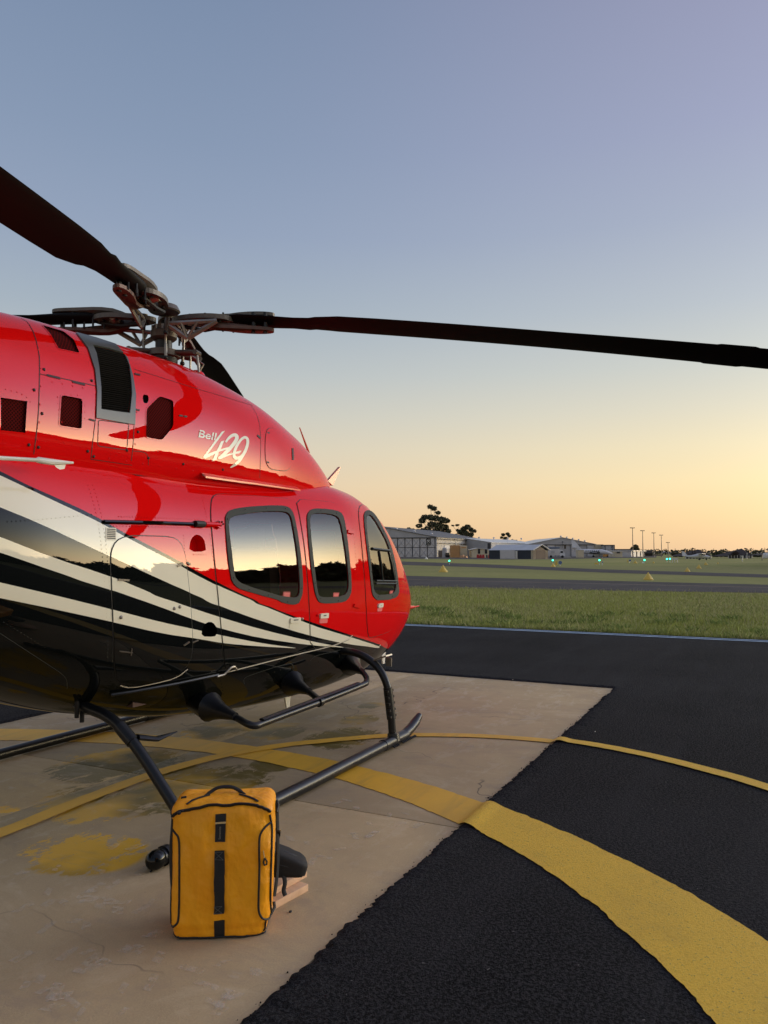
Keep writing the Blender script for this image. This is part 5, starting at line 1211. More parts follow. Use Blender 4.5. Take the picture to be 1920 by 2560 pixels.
strip('footstep_base', SF, rounded([(309, 1172), (330, 1188), (380, 1192), (392, 1180), (388, 1168)], 1, False), .008, 'seam_dark', heli, off=.003)
# pitot style bar on the left
a_, b_ = SF.P(*SF.uvw(6, 1150), .09), SF.P(*SF.uvw(180, 1158), .05)
pt_ = [pl(x, y, 1, 3.22) for x, y in ((-60, 1140), (0, 1145), (90, 1150), (95, 1150), (130, 1155), (183, 1157))]
pb = MB().tube(pt_, [.010, .010, .010, .016, .016, .006], 8).build('pitot_tube', 'antenna_white', heli)
MB().add([pl(x, y, 1, 3.225) for x, y in ((133, 1158), (165, 1160), (161, 1172), (150, 1174), (140, 1168))]+[pl(x, y, 1, 3.255) for x, y in ((133, 1158), (165, 1160), (161, 1172), (150, 1174), (140, 1168))], [(0, 1, 2, 3, 4), (9, 8, 7, 6, 5), (0, 5, 6, 1), (1, 6, 7, 2), (2, 7, 8, 3), (3, 8, 9, 4), (4, 9, 5, 0)]).build('pitot_bracket', 'antenna_white', pb)
# antennas
ridge('whip_antenna', [pl(772, 1132, 1, YC-.15), pl(749, 1069, 1, YC-.15)], [.012, .005], 'antenna_pink')
aw = [pl(x, y, 1, YC-.02) for x, y in ((820, 1202), (851, 1167), (853, 1168), (832, 1214))]
MB().add(aw+[p+Vector((0, .03, 0)) for p in aw], [(0, 1, 2, 3), (7, 6, 5, 4), (0, 4, 5, 1), (1, 5, 6, 2), (2, 6, 7, 3), (3, 7, 4, 0)]).build('blade_antenna', 'antenna_pink', heli)
ridge('nose_probe', [pl(1022, 1519, 1, YC-.25), pl(1034, 1517, 1, YC-.25), pl(1036, 1517, 1, YC-.25), pl(1047, 1515, 1, YC-.25)], [.022, .016, .010, .008], 'red_paint')
ridge('wire_cutter', [pl(955, 1333, 1, 3.62), pl(960, 1322, 1, 3.60), pl(963, 1330, 1, 3.62)], .016, 'red_paint')
for x, y in ((746, 1697), (717, 1738), (957, 1635)):
    p = pl(x, y, 1, YC-.12); MB().add([p+Vector((-.05, -.008, .03)), p+Vector((.06, -.008, .03)), p+Vector((.035, -.008, -.11)), p+Vector((-.01, -.008, -.11)), p+Vector((-.05, .008, .03)), p+Vector((.06, .008, .03)), p+Vector((.035, .008, -.11)), p+Vector((-.01, .008, -.11))],
       [(3, 2, 1, 0), (4, 5, 6, 7), (0, 1, 5, 4), (1, 2, 6, 5), (2, 3, 7, 6), (3, 0, 4, 7)]).build('belly_antenna', 'antenna_white', heli)
for x, y in ((192, 1786), (205, 1797)):
    p = pl(x, y, 1, 3.6); MB().cyl(p+Vector((0, 0, .09)), p-Vector((0, 0, .02)), .013, 8).build('drain_pipe', 'gear_black', heli)
# -- lettering on the cowl
def letters(name, polys, m, parent, off=.0018, surf=None):
    s_ = surf or SC; mb = MB()
    for poly in polys:
        poly = dense(poly, True, 3.); tri = geometry.tessellate_polygon([[Vector((x, y, 0)) for x, y in poly]])
        mb.add([s_.P(*s_.uvw(*p), off) for p in poly], [tuple(t) for t in tri], 0, True)
    o = mb.build(name, m, parent)
    return o
def zq(pts, k=.09645, ox=480, oy=1060): return [(ox+x*k, oy+y*k) for x, y in pts]
def rib(pts):
    P = [Vector(p[:2]) for p in pts]; Pw = smooth_path([Vector((p[0], p[1])) for p in pts], 5); wd = np.interp(np.linspace(0, len(pts)-1, len(Pw)), range(len(pts)), [p[2] for p in pts]); A = []; B = []
    for i, p in enumerate(Pw):
        t = (Pw[min(i+1, len(Pw)-1)]-Pw[max(i-1, 0)]).normalized(); nn = Vector((-t.y, t.x))*wd[i]/2; A.append(tuple(p+nn)); B.append(tuple(p-nn))
    return [[A[i], A[i+1], B[i+1], B[i]] for i in range(len(A)-1)]
num = [[(848, 178), (765, 203), (275, 862), (338, 897), (405, 775)], [(405, 775), (338, 897), (595, 768), (690, 722), (900, 660), (1000, 580), (740, 655), (640, 690)], [(830, 430), (745, 455), (505, 972), (630, 915), (700, 700), (735, 655)]]
two = rib([(868, 475, 40), (930, 385, 62), (1035, 300, 76), (1120, 288, 88), (1158, 345, 95), (1120, 455, 95), (1000, 610, 95), (840, 770, 90), (690, 888, 66)])+[[(655, 880), (712, 915), (870, 850), (1060, 785), (1060, 742), (880, 795), (740, 838)]]
nine = rib([(1350, 740, 40), (1255, 845, 62), (1160, 885, 80), (1090, 845, 78), (1090, 740, 70), (1150, 580, 70), (1250, 425, 65), (1350, 350, 66), (1420, 375, 72), (1440, 470, 74), (1400, 640, 75), (1320, 800, 76), (1220, 950, 76), (1100, 1062, 70), (990, 1130, 20)])+[[(1290, 685), (1130, 722), (1110, 775), (1215, 760)]]
letters('number_lettering', [zq(q) for q in num+two+nine], 'white_paint', heli)
def text_mesh(body, offset=0.):
    fc = bpy.data.curves.new('lettering', 'FONT'); fc.body = body; fc.size = 1; fc.offset = offset
    fo = bpy.data.objects.new('lettering', fc); C.objects.link(fo); dg = bpy.context.evaluated_depsgraph_get(); fm = bpy.data.meshes.new_from_object(fo.evaluated_get(dg))
    tv = [v.co.copy() for v in fm.vertices]; tf = [list(p.vertices) for p in fm.polygons]; bpy.data.objects.remove(fo); return tv, tf
tv, tf = text_mesh('Bell', 0.); x0, x1 = min(v.x for v in tv), max(v.x for v in tv); yt_ = max(v.y for v in tv)
q = [((v.x-x0)/(x1-x0), v.y/yt_) for v in tv]; q = [(495+a*41.5+b*4., 1093+a*8.-b*17.5) for a, b in q]
bl_ = MB().add([SC.P(*SC.uvw(p[0], p[1]), .003) for p in q], tf).add([SC.P(*SC.uvw(p[0]+.9, p[1]+.1), .0026) for p in q], tf).add([SC.P(*SC.uvw(p[0]+.4, p[1]-.7), .0022) for p in q], tf).build('name_lettering', 'white_paint', heli)
strip('lettering_slash', SC, [(498, 1078), (512, 1086), (526, 1089), (539, 1096)], .003, 'red_paint', bl_, off=.004)
# -- interior seen through the panes
MB().box((5.3, YC, .68), (3.4, 1.1, .06)).build('cabin_floor', 'interior', heli); MB().box((3.72, YC, 1.32), (.05, 1.2, 1.1)).build('bulkhead', 'interior', heli); MB().box((4.8, YC, 2.06), (2.6, .9, .03)).build('headliner', 'interior', heli)
for x in (4.35, 5.25, 6.35):
    for y in (-.42, .42):
        mb = MB().box((x, YC+y, .92), (.5, .48, .16), bev=.05).box((x-.27, YC+y, 1.28), (.14, .48, .72), rot('Y', -.12), bev=.05).box((x-.3, YC+y, 1.70), (.1, .26, .2), bev=.04); mb.build('cabin_seat', 'interior', heli)
MB().box((7.35, YC, 1.05), (.35, .9, .5), rot('Y', .3), bev=.08).build('instrument_panel', 'interior', heli)
MB().tube([(5.6, YC-.55, 2.06), (5.7, YC, 2.12), (5.6, YC+.55, 2.06)], .05, 8).build('roof_frame', 'interior_light', heli)

# -- landing gear
def my(p): return Vector((p[0], 2*YC-p[1], p[2]))
for sd in (0, 1):
    f = (lambda p: Vector(p)) if sd == 0 else my
    sk_ = [(3.06, 2.80, .052), (3.3, 2.80, .05), (4.5, 2.79, .05), (5.9, 2.80, .05), (6.02, 2.80, .055), (6.14, 2.80, .075), (6.25, 2.80, .11), (6.35, 2.80, .155)]
    sk = MB().tube([f(p) for p in sk_], [.042]*7+[.028], 14).build('skid_tube', 'gear_black', heli)
    MB().sph(f((3.05, 2.8, .052)), .05, seg=14, sc=(1.2, 1, 1)).build('end_cap', 'black_paint', sk)
    MB().cyl(f((3.10, 2.8, .052)), f((3.13, 2.8, .052)), .051, 14).build('cap_band', 'gear_black', sk)
    for x in (5.62, 3.34):
        MB().tube([f((x, 2.8, .05)), f((x+.42, 2.8, .05))] if x > 5 else [f((x-.14, 2.8, .05)), f((x+.14, 2.8, .05))], .047, 14).build('skid_saddle', 'gear_black', sk)
    mb = MB()
    for k in range(16):
        if 3 < k < 6: continue
        mb.cyl(f((5.72+.028*k, 2.757, .03)), f((5.72+.028*k, 2.738, .022)), .007, 6)
    mb.build('shoe_bolts', 'dark_metal', sk, kind='stuff')
    for xt, pts_ in ((3.3, [(4.06, .78), (3.80, .76), (3.58, .70), (3.42, .665), (3.29, .60), (3.16, .49), (3.01, .34), (2.87, .19), (2.805, .09)]), (5.82, [(4.06, .60), (3.7, .70), (3.43, .745), (3.22, .755), (3.06, .715), (2.93, .62), (2.855, .48), (2.83, .32), (2.81, .09)])):
        P_ = smooth_path([Vector((xt, y, z)) for y, z in pts_], 4) if False else None
        q = smooth_path([Vector((y, z)) for y, z in pts_], 5); P_ = [f((xt, v.x, v.y)) for v in q]
        ct = MB().tube(P_, .032, 12).build('cross_tube', 'gear_black', heli)
        a, b_ = (P_[19], P_[23]) if xt < 4 else (P_[30], P_[37]); MB().tube([a, b_], .038, 12).build('tube_sleeve', 'gear_black', ct)
        mb = MB()
        for k in range(5 if xt > 5 else 0):
            c_ = a.lerp(b_, .1+.2*k); mb.box(c_+f((0, 0, 0))*0+Vector((-.045, -.01, 0)), (.02, .03, .018)); mb.box(c_+Vector((.045, -.01, 0)), (.02, .03, .018))
        if xt > 5: mb.build('sleeve_bolts', 'dark_metal', ct, kind='stuff')
        MB().tube([f((xt, 2.803, .11)), f((xt, 2.80, .05))], [.047, .058], 12).build('tube_socket', 'gear_black', ct)
    if sd == 0:
        p = pl(955, 1653, 0, 5.86); MB().box(p+Vector((0, 0, .03)), (.12, .14, .012), rot('X', -.35)).box(p+Vector((.05, -.04, -.01)), (.01, .05, .07)).build('tow_bracket', 'steel', heli)
        q = [pl(x, y, 0, 3.36) for x, y in ((350, 1848), (375, 1842), (402, 1838))]
        q = [Vector((3.33, 3.21, .56)), Vector((3.44, 3.17, .53)), Vector((3.60, 3.16, .54))]
        MB().tube(q, [.035, .03, .006], 8, sc=(1, .5)).build('tow_fitting', 'gear_black', heli)
# step with three flared mounts
YS = 2.90; ZS = .50
def step_pt(x, y): return pl(x, y, 1, YS)
sb0, sb1, sb2 = step_pt(640, 1814), step_pt(799, 1755), step_pt(905, 1713)
e1 = step_pt(915, 1702)
path = [pl(582, 1789, 1, 3.10), pl(600, 1799, 1, 3.02), pl(620, 1810, 1, 2.94), sb0, pl(665, 1805, 1, YS), sb1, sb2, pl(915, 1706, 1, YS+.01), pl(917, 1696, 1, YS+.05), pl(910, 1684, 1, 3.0), pl(902, 1676, 1, 3.05)]
path2 = smooth_path([Vector(p) for p in path], 4) if False else path
def sp3(P, n):
    P = [Vector(p) for p in P]; out = []
    for i in range(len(P)-1):
        p0, p1, p2, p3 = P[max(i-1, 0)], P[i], P[i+1], P[min(i+2, len(P)-1)]
        for k in range(n):
            t = k/n; out.append(.5*((2*p1)+(p2-p0)*t+(2*p0-5*p1+4*p2-p3)*t*t+(3*p1-p0-3*p2+p3)*t**3))
    out.append(P[-1]); return out
stp = MB().tube(sp3(path, 4), .023, 10).build('boarding_step', 'gear_black', heli)
MB().tube([Vector(sb0)+Vector((.06, 0, .026)), Vector(sb2)+Vector((-.06, 0, .026))], .016, 6, sc=(1.4, .5)).build('step_pad', 'gear_black', stp)
MB().tube(sp3([pl(767, 1727, 1, 3.12), pl(780, 1735, 1, 3.02), pl(795, 1748, 1, 2.93), sb1], 4), .024, 10).build('step_strut', 'gear_black', stp)
MB().tube([Vector(sb1)-Vector((.02, 0, 0)), Vector(sb1)+Vector((.02, 0, 0))], .034, 10).build('clamp', 'gear_black', stp)
for (mx_, my_, mz), (nx, ny, nd) in (((524, 1767, 3.31), (582, 1789, 3.08)), ((730, 1708, 3.31), (768, 1727, 3.10)), ((875, 1661, 3.31), (902, 1677, 3.07))):
    a, b_ = pl(mx_, my_, 1, mz), pl(nx, ny, 1, nd); b_ = Vector(b_); a = Vector(a)
    MB().tube([a+(a-b_)*.8, a, a+(b_-a)*.03, a.lerp(b_, .18), a.lerp(b_, .5), b_, b_+(b_-a)*.12], [.06, .092, .098, .078, .052, .029, .026], 16).build('step_mount', 'gear_black', stp)

# -- main rotor
HB = Vector((4.42, YC, 3.375))
def az_frame(az): a = R(az); return Vector((math.cos(a), math.sin(a), 0)), Vector((-math.sin(a), math.cos(a), 0))
hub = MB().tube([HB+Vector((0, 0, z)) for z in (-.42, -.30)], .10, 20).tube([HB+Vector((0, 0, z)) for z in (-.47, -.12)], .062, 18).build('rotor_mast', 'dark_metal', heli)
MB().tube([HB+Vector((0, 0, z)) for z in (-.17, -.15, -.10, -.09, -.06)], [.075, .098, .098, .085, .085], 18).build('hub_collar', 'hub_metal', hub)
sw = MB().tube([HB+Vector((0, 0, z)) for z in (-.30, -.295, -.25, -.24)], [.11, .125, .125, .09], 20).build('swashplate', 'hub_metal', hub)
MB().tube([HB+Vector((0, 0, z)) for z in (-.34, -.31)], .105, 20).build('swashplate_boot', 'seam_black', hub)
MB().tube([HB+Vector((0, 0, z)) for z in (-.50, -.47, -.43, -.41)], [.30, .20, .10, .09], 20).build('mast_fairing', 'grille_frame', heli)
MB().tube([HB+Vector((0, 0, z)) for z in (.05, .06, .10, .115)], [.11, .12, .10, .03], 20).build('hub_cap', 'hub_metal', hub)
mb = MB()
for k in range(10):
    a = k*2*math.pi/10; mb.cyl(HB+Vector((.082*math.cos(a), .082*math.sin(a), -.11)), HB+Vector((.082*math.cos(a), .082*math.sin(a), -.06)), .012, 6)
mb.build('collar_bolts', 'steel', hub, kind='stuff')
def lens(l0, l1, w0, w1, n=20, p=1.0):     # closed leaf outline in (r, s)
    top = []; bot = []
    for i in range(n+1):
        u = i/n; r_ = l0+(l1-l0)*u; w_ = math.sin(math.pi*u)**.62*(w0+(w1-w0)*u); top.append((r_, w_)); bot.append((r_, -w_))
    return top[:-1]+bot[::-1][:-1] if False else top+bot[::-1][1:-1]
def ringplate(mb, outer, inner, z0, z1, fr_):
    o_, e_, s_ = fr_; n = len(outer)
    def W_(p, z): return o_+e_*p[0]+s_*p[1]+Vector((0, 0, z(p) if callable(z) else z))
    vs = [W_(p, z0) for p in outer]+[W_(p, z1) for p in outer]+[W_(p, z0) for p in inner]+[W_(p, z1) for p in inner]
    fs = []
    for i in range(n):
        j = (i+1) % n; fs += [(i, j, n+j, n+i), (2*n+j, 2*n+i, 3*n+i, 3*n+j), (n+i, n+j, 3*n+j, 3*n+i), (j, i, 2*n+i, 2*n+j)]
    return mb.add(vs, fs, 0, False)
def slabplate(mb, outl, zf, th, fr_, mi=0):
    o_, e_, s_ = fr_; n = len(outl)
    lo_ = [o_+e_*p[0]+s_*p[1]+Vector((0, 0, zf(p))) for p in outl]; hi = [p+Vector((0, 0, th)) for p in lo_]
    tri = geometry.tessellate_polygon([[Vector((p[0], p[1], 0)) for p in outl]])
    mb.add(lo_+hi, [tuple(t) for t in tri]+[tuple(q+n for q in t[::-1]) for t in tri]+[(i, (i+1) % n, n+(i+1) % n, n+i) for i in range(n)], mi)
    return mb
DROOP = .0125
def arm(az, dz, pitch, up=0.):
    e_, s_ = az_frame(az); O = HB+Vector((0, 0, dz))
    nE = e_+Vector((0, 0, up))
    fr_ = (O, nE, s_)
    # flexure yoke: ring plate, hollow
    outer = [(.06+.235*(1-math.cos(t)), .128*math.sin(t)*(1-.25*math.cos(t))) for t in np.linspace(0, 2*math.pi, 37)[:-1]]; inner = [(.30+(p[0]-.295)*.50, p[1]*.45) for p in outer]
    rt_o = MB(); ringplate(rt_o, outer, inner, -.012, .022, fr_); yk = rt_o.build('yoke', 'hub_metal', hub)
    mb = MB()
    for k in range(9):
        p = outer[2+4*k % 36]; q = inner[2+4*k % 36]; w__ = O+nE*((p[0]+q[0])/2)+s_*((p[1]+q[1])/2); mb.cyl(w__+Vector((0, 0, -.026)), w__+Vector((0, 0, .034)), .009, 6)
    for k in range(5): w__ = O+nE*(.44+.075*k)+s_*(.055 if k % 2 else .03); mb.cyl(w__+Vector((0, 0, -.07)), w__+Vector((0, 0, .078)), .008, 6)
    mb.build('yoke_bolts', 'dark_metal', hub, kind='stuff')
    MB().tube([O+nE*.12+s_*.04+Vector((0, 0, -.03)), O+nE*.3+s_*.05+Vector((0, 0, -.055)), O+nE*.46+s_*.02+Vector((0, 0, -.03))], .016, 7).build('lead_lag_damper', 'seam_black', hub)
    # elastomer bearing inside the ring
    c_ = O+nE*.36
    MB().sph(c_, .062, seg=12, sc=(1, 1, .75)).build('bearing', 'seam_black', hub)
    MB().tube([c_-s_*.10, c_-s_*.05, c_+s_*.05, c_+s_*.10], [.025, .045, .045, .025], 10).build('bearing_housing', 'steel', hub)
    # grip plates on both sides of the blade root
    for sd, zz in ((1, .045), (-1, -.075)):
        g = [(.22, .02*sd), (.32, .08*sd), (.48, .09*sd), (.62, .075*sd), (.76, .062*sd), (.82, .045*sd), (.84, .015*sd), (.82, -.015*sd), (.74, -.03*sd), (.60, -.02*sd), (.45, .03*sd), (.32, .0*sd)]
        g = rounded(g, 1)
        mb = MB(); slabplate(mb, g, lambda p, zz=zz, sd=sd: zz*(1-math.exp(-((p[0]-.2)/.12)**2))+(-.01 if sd < 0 else 0)+math.tan(pitch)*p[1]*.6, .024, fr_)
        gp = mb.build('grip_plate', 'hub_metal' if sd > 0 else 'hub_brown', hub)
    for r_ in (.68, .77):
        q = O+nE*r_-s_*.02; MB().cyl(q+Vector((0, 0, -.095)), q+Vector((0, 0, .066)), .017, 8).build('blade_bolt', 'dark_metal', hub)
    # lower truss of the pitch horn with lightening holes
    side = -1
    tr_pts = [(.14, .0), (.30, .02), (.44, .035), (.44, .0), (.30, -.035), (.22, -.09), (.15, -.13), (.10, -.10), (.08, -.03)]
    mb = MB()
    def Q(r_, z, s__): return O+nE*r_+s_*s__+Vector((0, 0, z))
    S1_ = side*.13; S2_ = side*.155
    for A_, B_, rr in ((Q(.42, -.03, S1_*.9), Q(.20, -.16, S1_*.75), .014), (Q(.20, -.16, S1_*.75), Q(.05, -.06, S1_), .014), (Q(.42, -.03, S1_*.9), Q(.05, -.06, S1_), .012), (Q(.16, -.045, S1_), Q(.20, -.16, S1_*.75), .009), (Q(.28, -.04, S1_), Q(.20, -.16, S1_*.75), .009)):
        mb.tube([A_, B_], rr, 6, sc=(1, 1.5))
    mb.build('pitch_horn_truss', 'steel', hub)
    ph = Q(.06, -.02, S1_*1.05); lo_ = Q(.05, -.13, S1_*1.1)
    MB().tube([ph, ph.lerp(lo_, .5), lo_], [.030, .026, .016], 8, sc=(1, .55)).build('pitch_horn', 'hub_metal', hub)
    bt_ = HB+(nE*.05+s_*S1_*1.0)*1.0+Vector((0, 0, -.31)); bt_.z = HB.z-.33
    MB().tube([lo_, lo_.lerp(bt_, .06), lo_.lerp(bt_, .1), lo_.lerp(bt_, .45), lo_.lerp(bt_, .5), lo_.lerp(bt_, .9), bt_], [.013, .013, .008, .008, .011, .011, .014], 8).build('pitch_link', 'steel', hub)
    MB().sph(lo_, .019, seg=8).sph(bt_, .019, seg=8).build('rod_end', 'dark_metal', hub)
    # blade
    st_ = [(.50, .06, .075), (.56, .078, .085), (.70, .082, .080), (.84, .084, .062), (.98, .088, .045), (1.15, .115, .036), (1.32, .145, .034), (1.6, .150, .032), (2.4, .150, .030), (3.4, .150, .028), (4.17, .150, .027), (4.20, .162, .027), (4.46, .162, .027), (4.50, .148, .026), (5.1, .145, .022), (5.42, .10, .014), (5.48, .03, .008)]
    V = []; n = 18; prof = []
    for k in range(n):
        q = 2*math.pi*k/n; cx = math.cos(q); prof.append((cx, math.sin(q)*(.55+.45*(1-abs(cx))) if cx < 0 else math.sin(q)))
    def sec(r_, ch, th):
        z = -.038*r_**1.36+.03+up*r_; p_ = pitch*(float(np.interp(r_, [.6, 1.2, 3, 4.8], [1.6, .6, .8, 1.5])) if pitch < 0 else 1.)-(.025*(r_-1) if pitch > 0 else 0)
        out = []; sw_ = -.03 if r_ < 1.2 else -.03
        for cx, sz in prof:
            a = cx*ch+(sw_ if r_ > 1.1 else 0)*min(1, max(0, (r_-.9)/.4)); bz = sz*th*.5*(1-.35*(cx < 0)*abs(cx))
            out.append(O+e_*r_+s_*(a*math.cos(p_)-bz*math.sin(p_))+Vector((0, 0, z+a*math.sin(p_)+bz*math.cos(p_))))
        return out
    rs_ = [s__[0] for s__ in st_]
    rs = sorted(set(rs_+list(np.arange(.65, 5.4, .15))))
    for r_ in rs: V += sec(r_, float(np.interp(r_, rs_, [s__[1] for s__ in st_])), float(np.interp(r_, rs_, [s__[2] for s__ in st_])))
    m_ = len(rs); fs = [(i*n+k, (i+1)*n+k, (i+1)*n+(k+1) % n, i*n+(k+1) % n) for i in range(m_-1) for k in range(n)]+[list(range(n))[::-1], list(range((m_-1)*n, m_*n))]
    return MB().add(V, fs, 0, True).build('rotor_blade', 'blade_black', heli)
arm(-62, -.015, R(-10)); arm(118, -.015, R(8)); arm(-158, .045, R(16), -.004); arm(27, .045, R(12))
# scissor links, swashplate arms and lower fittings
for az in (150, -30, -75, 60):
    e_, s_ = az_frame(az); a = HB+e_*.10+Vector((0, 0, -.265)); b_ = HB+e_*.27+Vector((0, 0, -.275)); mb = MB()
    mb.tube([a+s_*.03, b_+s_*.02], .017, 8); mb.tube([a-s_*.03, b_-s_*.02], .017, 8); mb.cyl(b_-s_*.04, b_+s_*.04, .020, 8); mb.build('swashplate_arm', 'hub_metal', hub)
    MB().tube([b_, b_+Vector((0, 0, -.15))+e_*.02], .010, 8).build('control_rod', 'steel', hub)
e_, s_ = az_frame(-40)
mb = MB(); a, b_, c_ = HB+e_*.20+Vector((0, 0, -.26)), HB+e_*.30+Vector((0, 0, -.32)), HB+e_*.20+Vector((0, 0, -.46))
mb.tube([a, b_, c_, a], .010, 6); mb.tube([b_, c_+e_*.03], .008, 6); mb.build('scissor_link', 'steel', hub)
MB().tube([HB+e_*.14+Vector((0, 0, -.47)), HB+e_*.36+Vector((0, 0, -.485))], [.03, .02], 8, sc=(1, .5)).build('servo_mount', 'hub_metal', heli)
MB().sph(HB+Vector((.10, -.24, -.455)), .062, seg=12, sc=(1.1, 1, .95)).build('cowl_bump', 'red_paint', heli)
# tail fin and stabiliser, behind the frame to the left
MB().add([(-3.5, YC-.04, 2.1), (-2.7, YC-.04, 2.3), (-3.5, YC-.04, 3.4), (-4.0, YC-.04, 3.4), (-3.5, YC+.04, 2.1), (-2.7, YC+.04, 2.3), (-3.5, YC+.04, 3.4), (-4.0, YC+.04, 3.4)], [(0, 1, 2, 3), (7, 6, 5, 4), (0, 4, 5, 1), (1, 5, 6, 2), (2, 6, 7, 3), (3, 7, 4, 0)]).build('tail_fin', 'red_paint', heli)
MB().box((-1.9, YC, 2.12), (.45, 2.6, .06), bev=.02).build('stabiliser', 'red_paint', heli)

# ================================================================== THINGS ON THE PAD
# --- the orange wheeled bag
BA, BB = Vector((2.532, 2.238, 0)), Vector((2.735, 1.900, 0))      # front foot line, left and right
bu = (BB-BA).normalized(); bw = (BB-BA).length; bn = Vector((bu.y, -bu.x, 0))
if bn.dot(-BA) < 0: bn = -bn
BH_, BD_ = .545, .25; bc = (BA+BB)/2-bn*(BD_/2)
bag = thing('travel_bag', bc, 'orange wheeled duffel bag with black straps standing upright on the concrete', 'bag')
LEAN = .03
def bagp(a, b_, c):                          # local: a across (right +), b towards the camera, c up
    tw = 1+.07*(c/BH_); return bc+bu*(a*tw)+bn*(b_-LEAN*(c/BH_)**2)+Vector((0, 0, c))
def box_round(hw, hd, h, rr, n=(22, 14, 30)):
    V = []; idx = {}; F_ = []
    def sh(p):
        q = [max(-hw+rr, min(hw-rr, p[0])), max(-hd+rr, min(hd-rr, p[1])), max(rr*.6, min(h-rr, p[2]))]
        d = Vector(p)-Vector(q)
        if d.length > 1e-6: d = d.normalized()*rr if p[2] > .05 else Vector((d.x, d.y, d.z*.6)).normalized()*rr*.8
        r_ = Vector(q)+d; return r_
    def vid(p):
        k = tuple(round(x, 4) for x in p)
        if k not in idx:
            idx[k] = len(V); r_ = sh(p); a, b_, c = r_
            ea = 1-(a/hw)**2; ec = max(0, 1-((c-h*.5)/(h*.5))**2); eb = 1-(b_/hd)**2
            wr = .011*noise.noise(Vector((a*9, b_*9+3, c*5)))+.005*noise.noise(Vector((a*26, 1.+b_*26, c*12)))+.0035*abs(noise.noise(Vector((a*16+c*9, 4.+b_*16, c*22-a*8))))
            fold = .004*math.sin(a*46+2*math.sin(c*9))*math.exp(-((c-h*.93)/.10)**2)
            if b_ > 0: b_ += (.022*ea*ec**.5+wr*1.3+fold)*min(1, b_/hd*1.3)
            a += (.012*eb*ec**.6+wr*.5)*(1 if a > 0 else -1)*min(1, abs(a)/hw)
            c += .010*ea*eb*(1 if c > h*.5 else 0)-.012*(1-b_/hd)*.5*(1 if c > h*.8 else 0)*ea
            V.append(bagp(a, b_, max(c, .004)))
        return idx[k]
    L_ = [np.linspace(-hw, hw, n[0]+1), np.linspace(-hd, hd, n[1]+1), np.linspace(0, h, n[2]+1)]
    for ax in range(3):
        o1, o2 = [(1, 2), (0, 2), (0, 1)][ax]
        for sd in (0, -1):
            for i in range(n[o1]):
                for j in range(n[o2]):
                    q = []
                    for di, dj in ((0, 0), (1, 0), (1, 1), (0, 1)):
                        p = [0, 0, 0]; p[ax] = L_[ax][sd]; p[o1] = L_[o1][i+di]; p[o2] = L_[o2][j+dj]; q.append(vid(p))
                    if len(set(q)) < 3: continue
                    if (sd == -1) ^ (ax == 1): F_.append(tuple(q))
                    else: F_.append(tuple(q[::-1]))
    return V, F_
V, F_ = box_round(bw/2, BD_/2, BH_, .040, (34, 18, 46))
body = MB().add(V, F_, 0, True).build('bag_body', 'bag_orange', bag)
bvh = BVHTree.FromPolygons(V, F_)
def onf(a, c, off=.0):                        # point on the front face
    o_ = bagp(a, .5, c); h, n_, i, d = bvh.ray_cast(o_, -bn)
    if h is None: h, n_, i, d = bvh.find_nearest(bagp(a, BD_/2, c))
    if n_.dot(bn) < 0: n_ = -n_
    return h+n_*off
def near(p, off=0.):
    h, n_, i, d = bvh.find_nearest(p)
    cc = bagp(0, 0, .28); 
    if n_.dot(h-cc) < 0: n_ = -n_
    return h+n_*off
def bz(x, y):                                 # close-up coordinates -> (a, c)
    c = (1650-y)/1350*.50; a = (x-(656-(y-975)*.04))/(945+(975-y)*.02)*(bw); return a, c
def bcurve(pts, r, m, nm, n=6, off=.002, par=None, sc=None):
    q = [Vector(bz(*p)) for p in pts]; q = smooth_path(q, n); return MB().tube([onf(p.x, p.y, off) for p in q], r, 6, sc=sc).build(nm, m, par or bag)
bcurve([(205, 465), (245, 500), (272, 560), (275, 760), (268, 1000), (258, 1250), (243, 1420), (210, 1480), (172, 1510)], .0045, 'zip_black', 'pocket_zip')
bcurve([(1150, 415), (1095, 450), (1050, 520), (1038, 640), (1035, 900), (1025, 1150), (1020, 1330), (1045, 1430), (1085, 1470), (1120, 1480)], .0045, 'zip_black', 'pocket_zip')
bcurve([(215, 350), (206, 480), (195, 700), (180, 1000), (168, 1300), (165, 1530)], .003, 'zip_black', 'edge_piping')
bcurve([(1140, 330), (1150, 420), (1155, 520), (1140, 900), (1128, 1200), (1118, 1480)], .0045, 'zip_black', 'edge_zip')
bcurve([(165, 1540), (180, 1610), (240, 1645), (420, 1650), (650, 1648), (900, 1640), (1050, 1625), (1100, 1590), (1118, 1500)], .004, 'zip_black', 'edge_piping')
q = smooth_path([Vector(p) for p in ((225, 345), (290, 300), (400, 284), (600, 272), (850, 266), (1000, 272), (1080, 290), (1140, 325))], 6)
tz = []
for p in q:
    a, c = bz(p.x, p.y); tz.append(near(bagp(a, BD_/2-.012, c+.012), .002))
MB().tube(tz, .011, 8, sc=(1, .6)).build('main_zip', 'zip_black', bag)
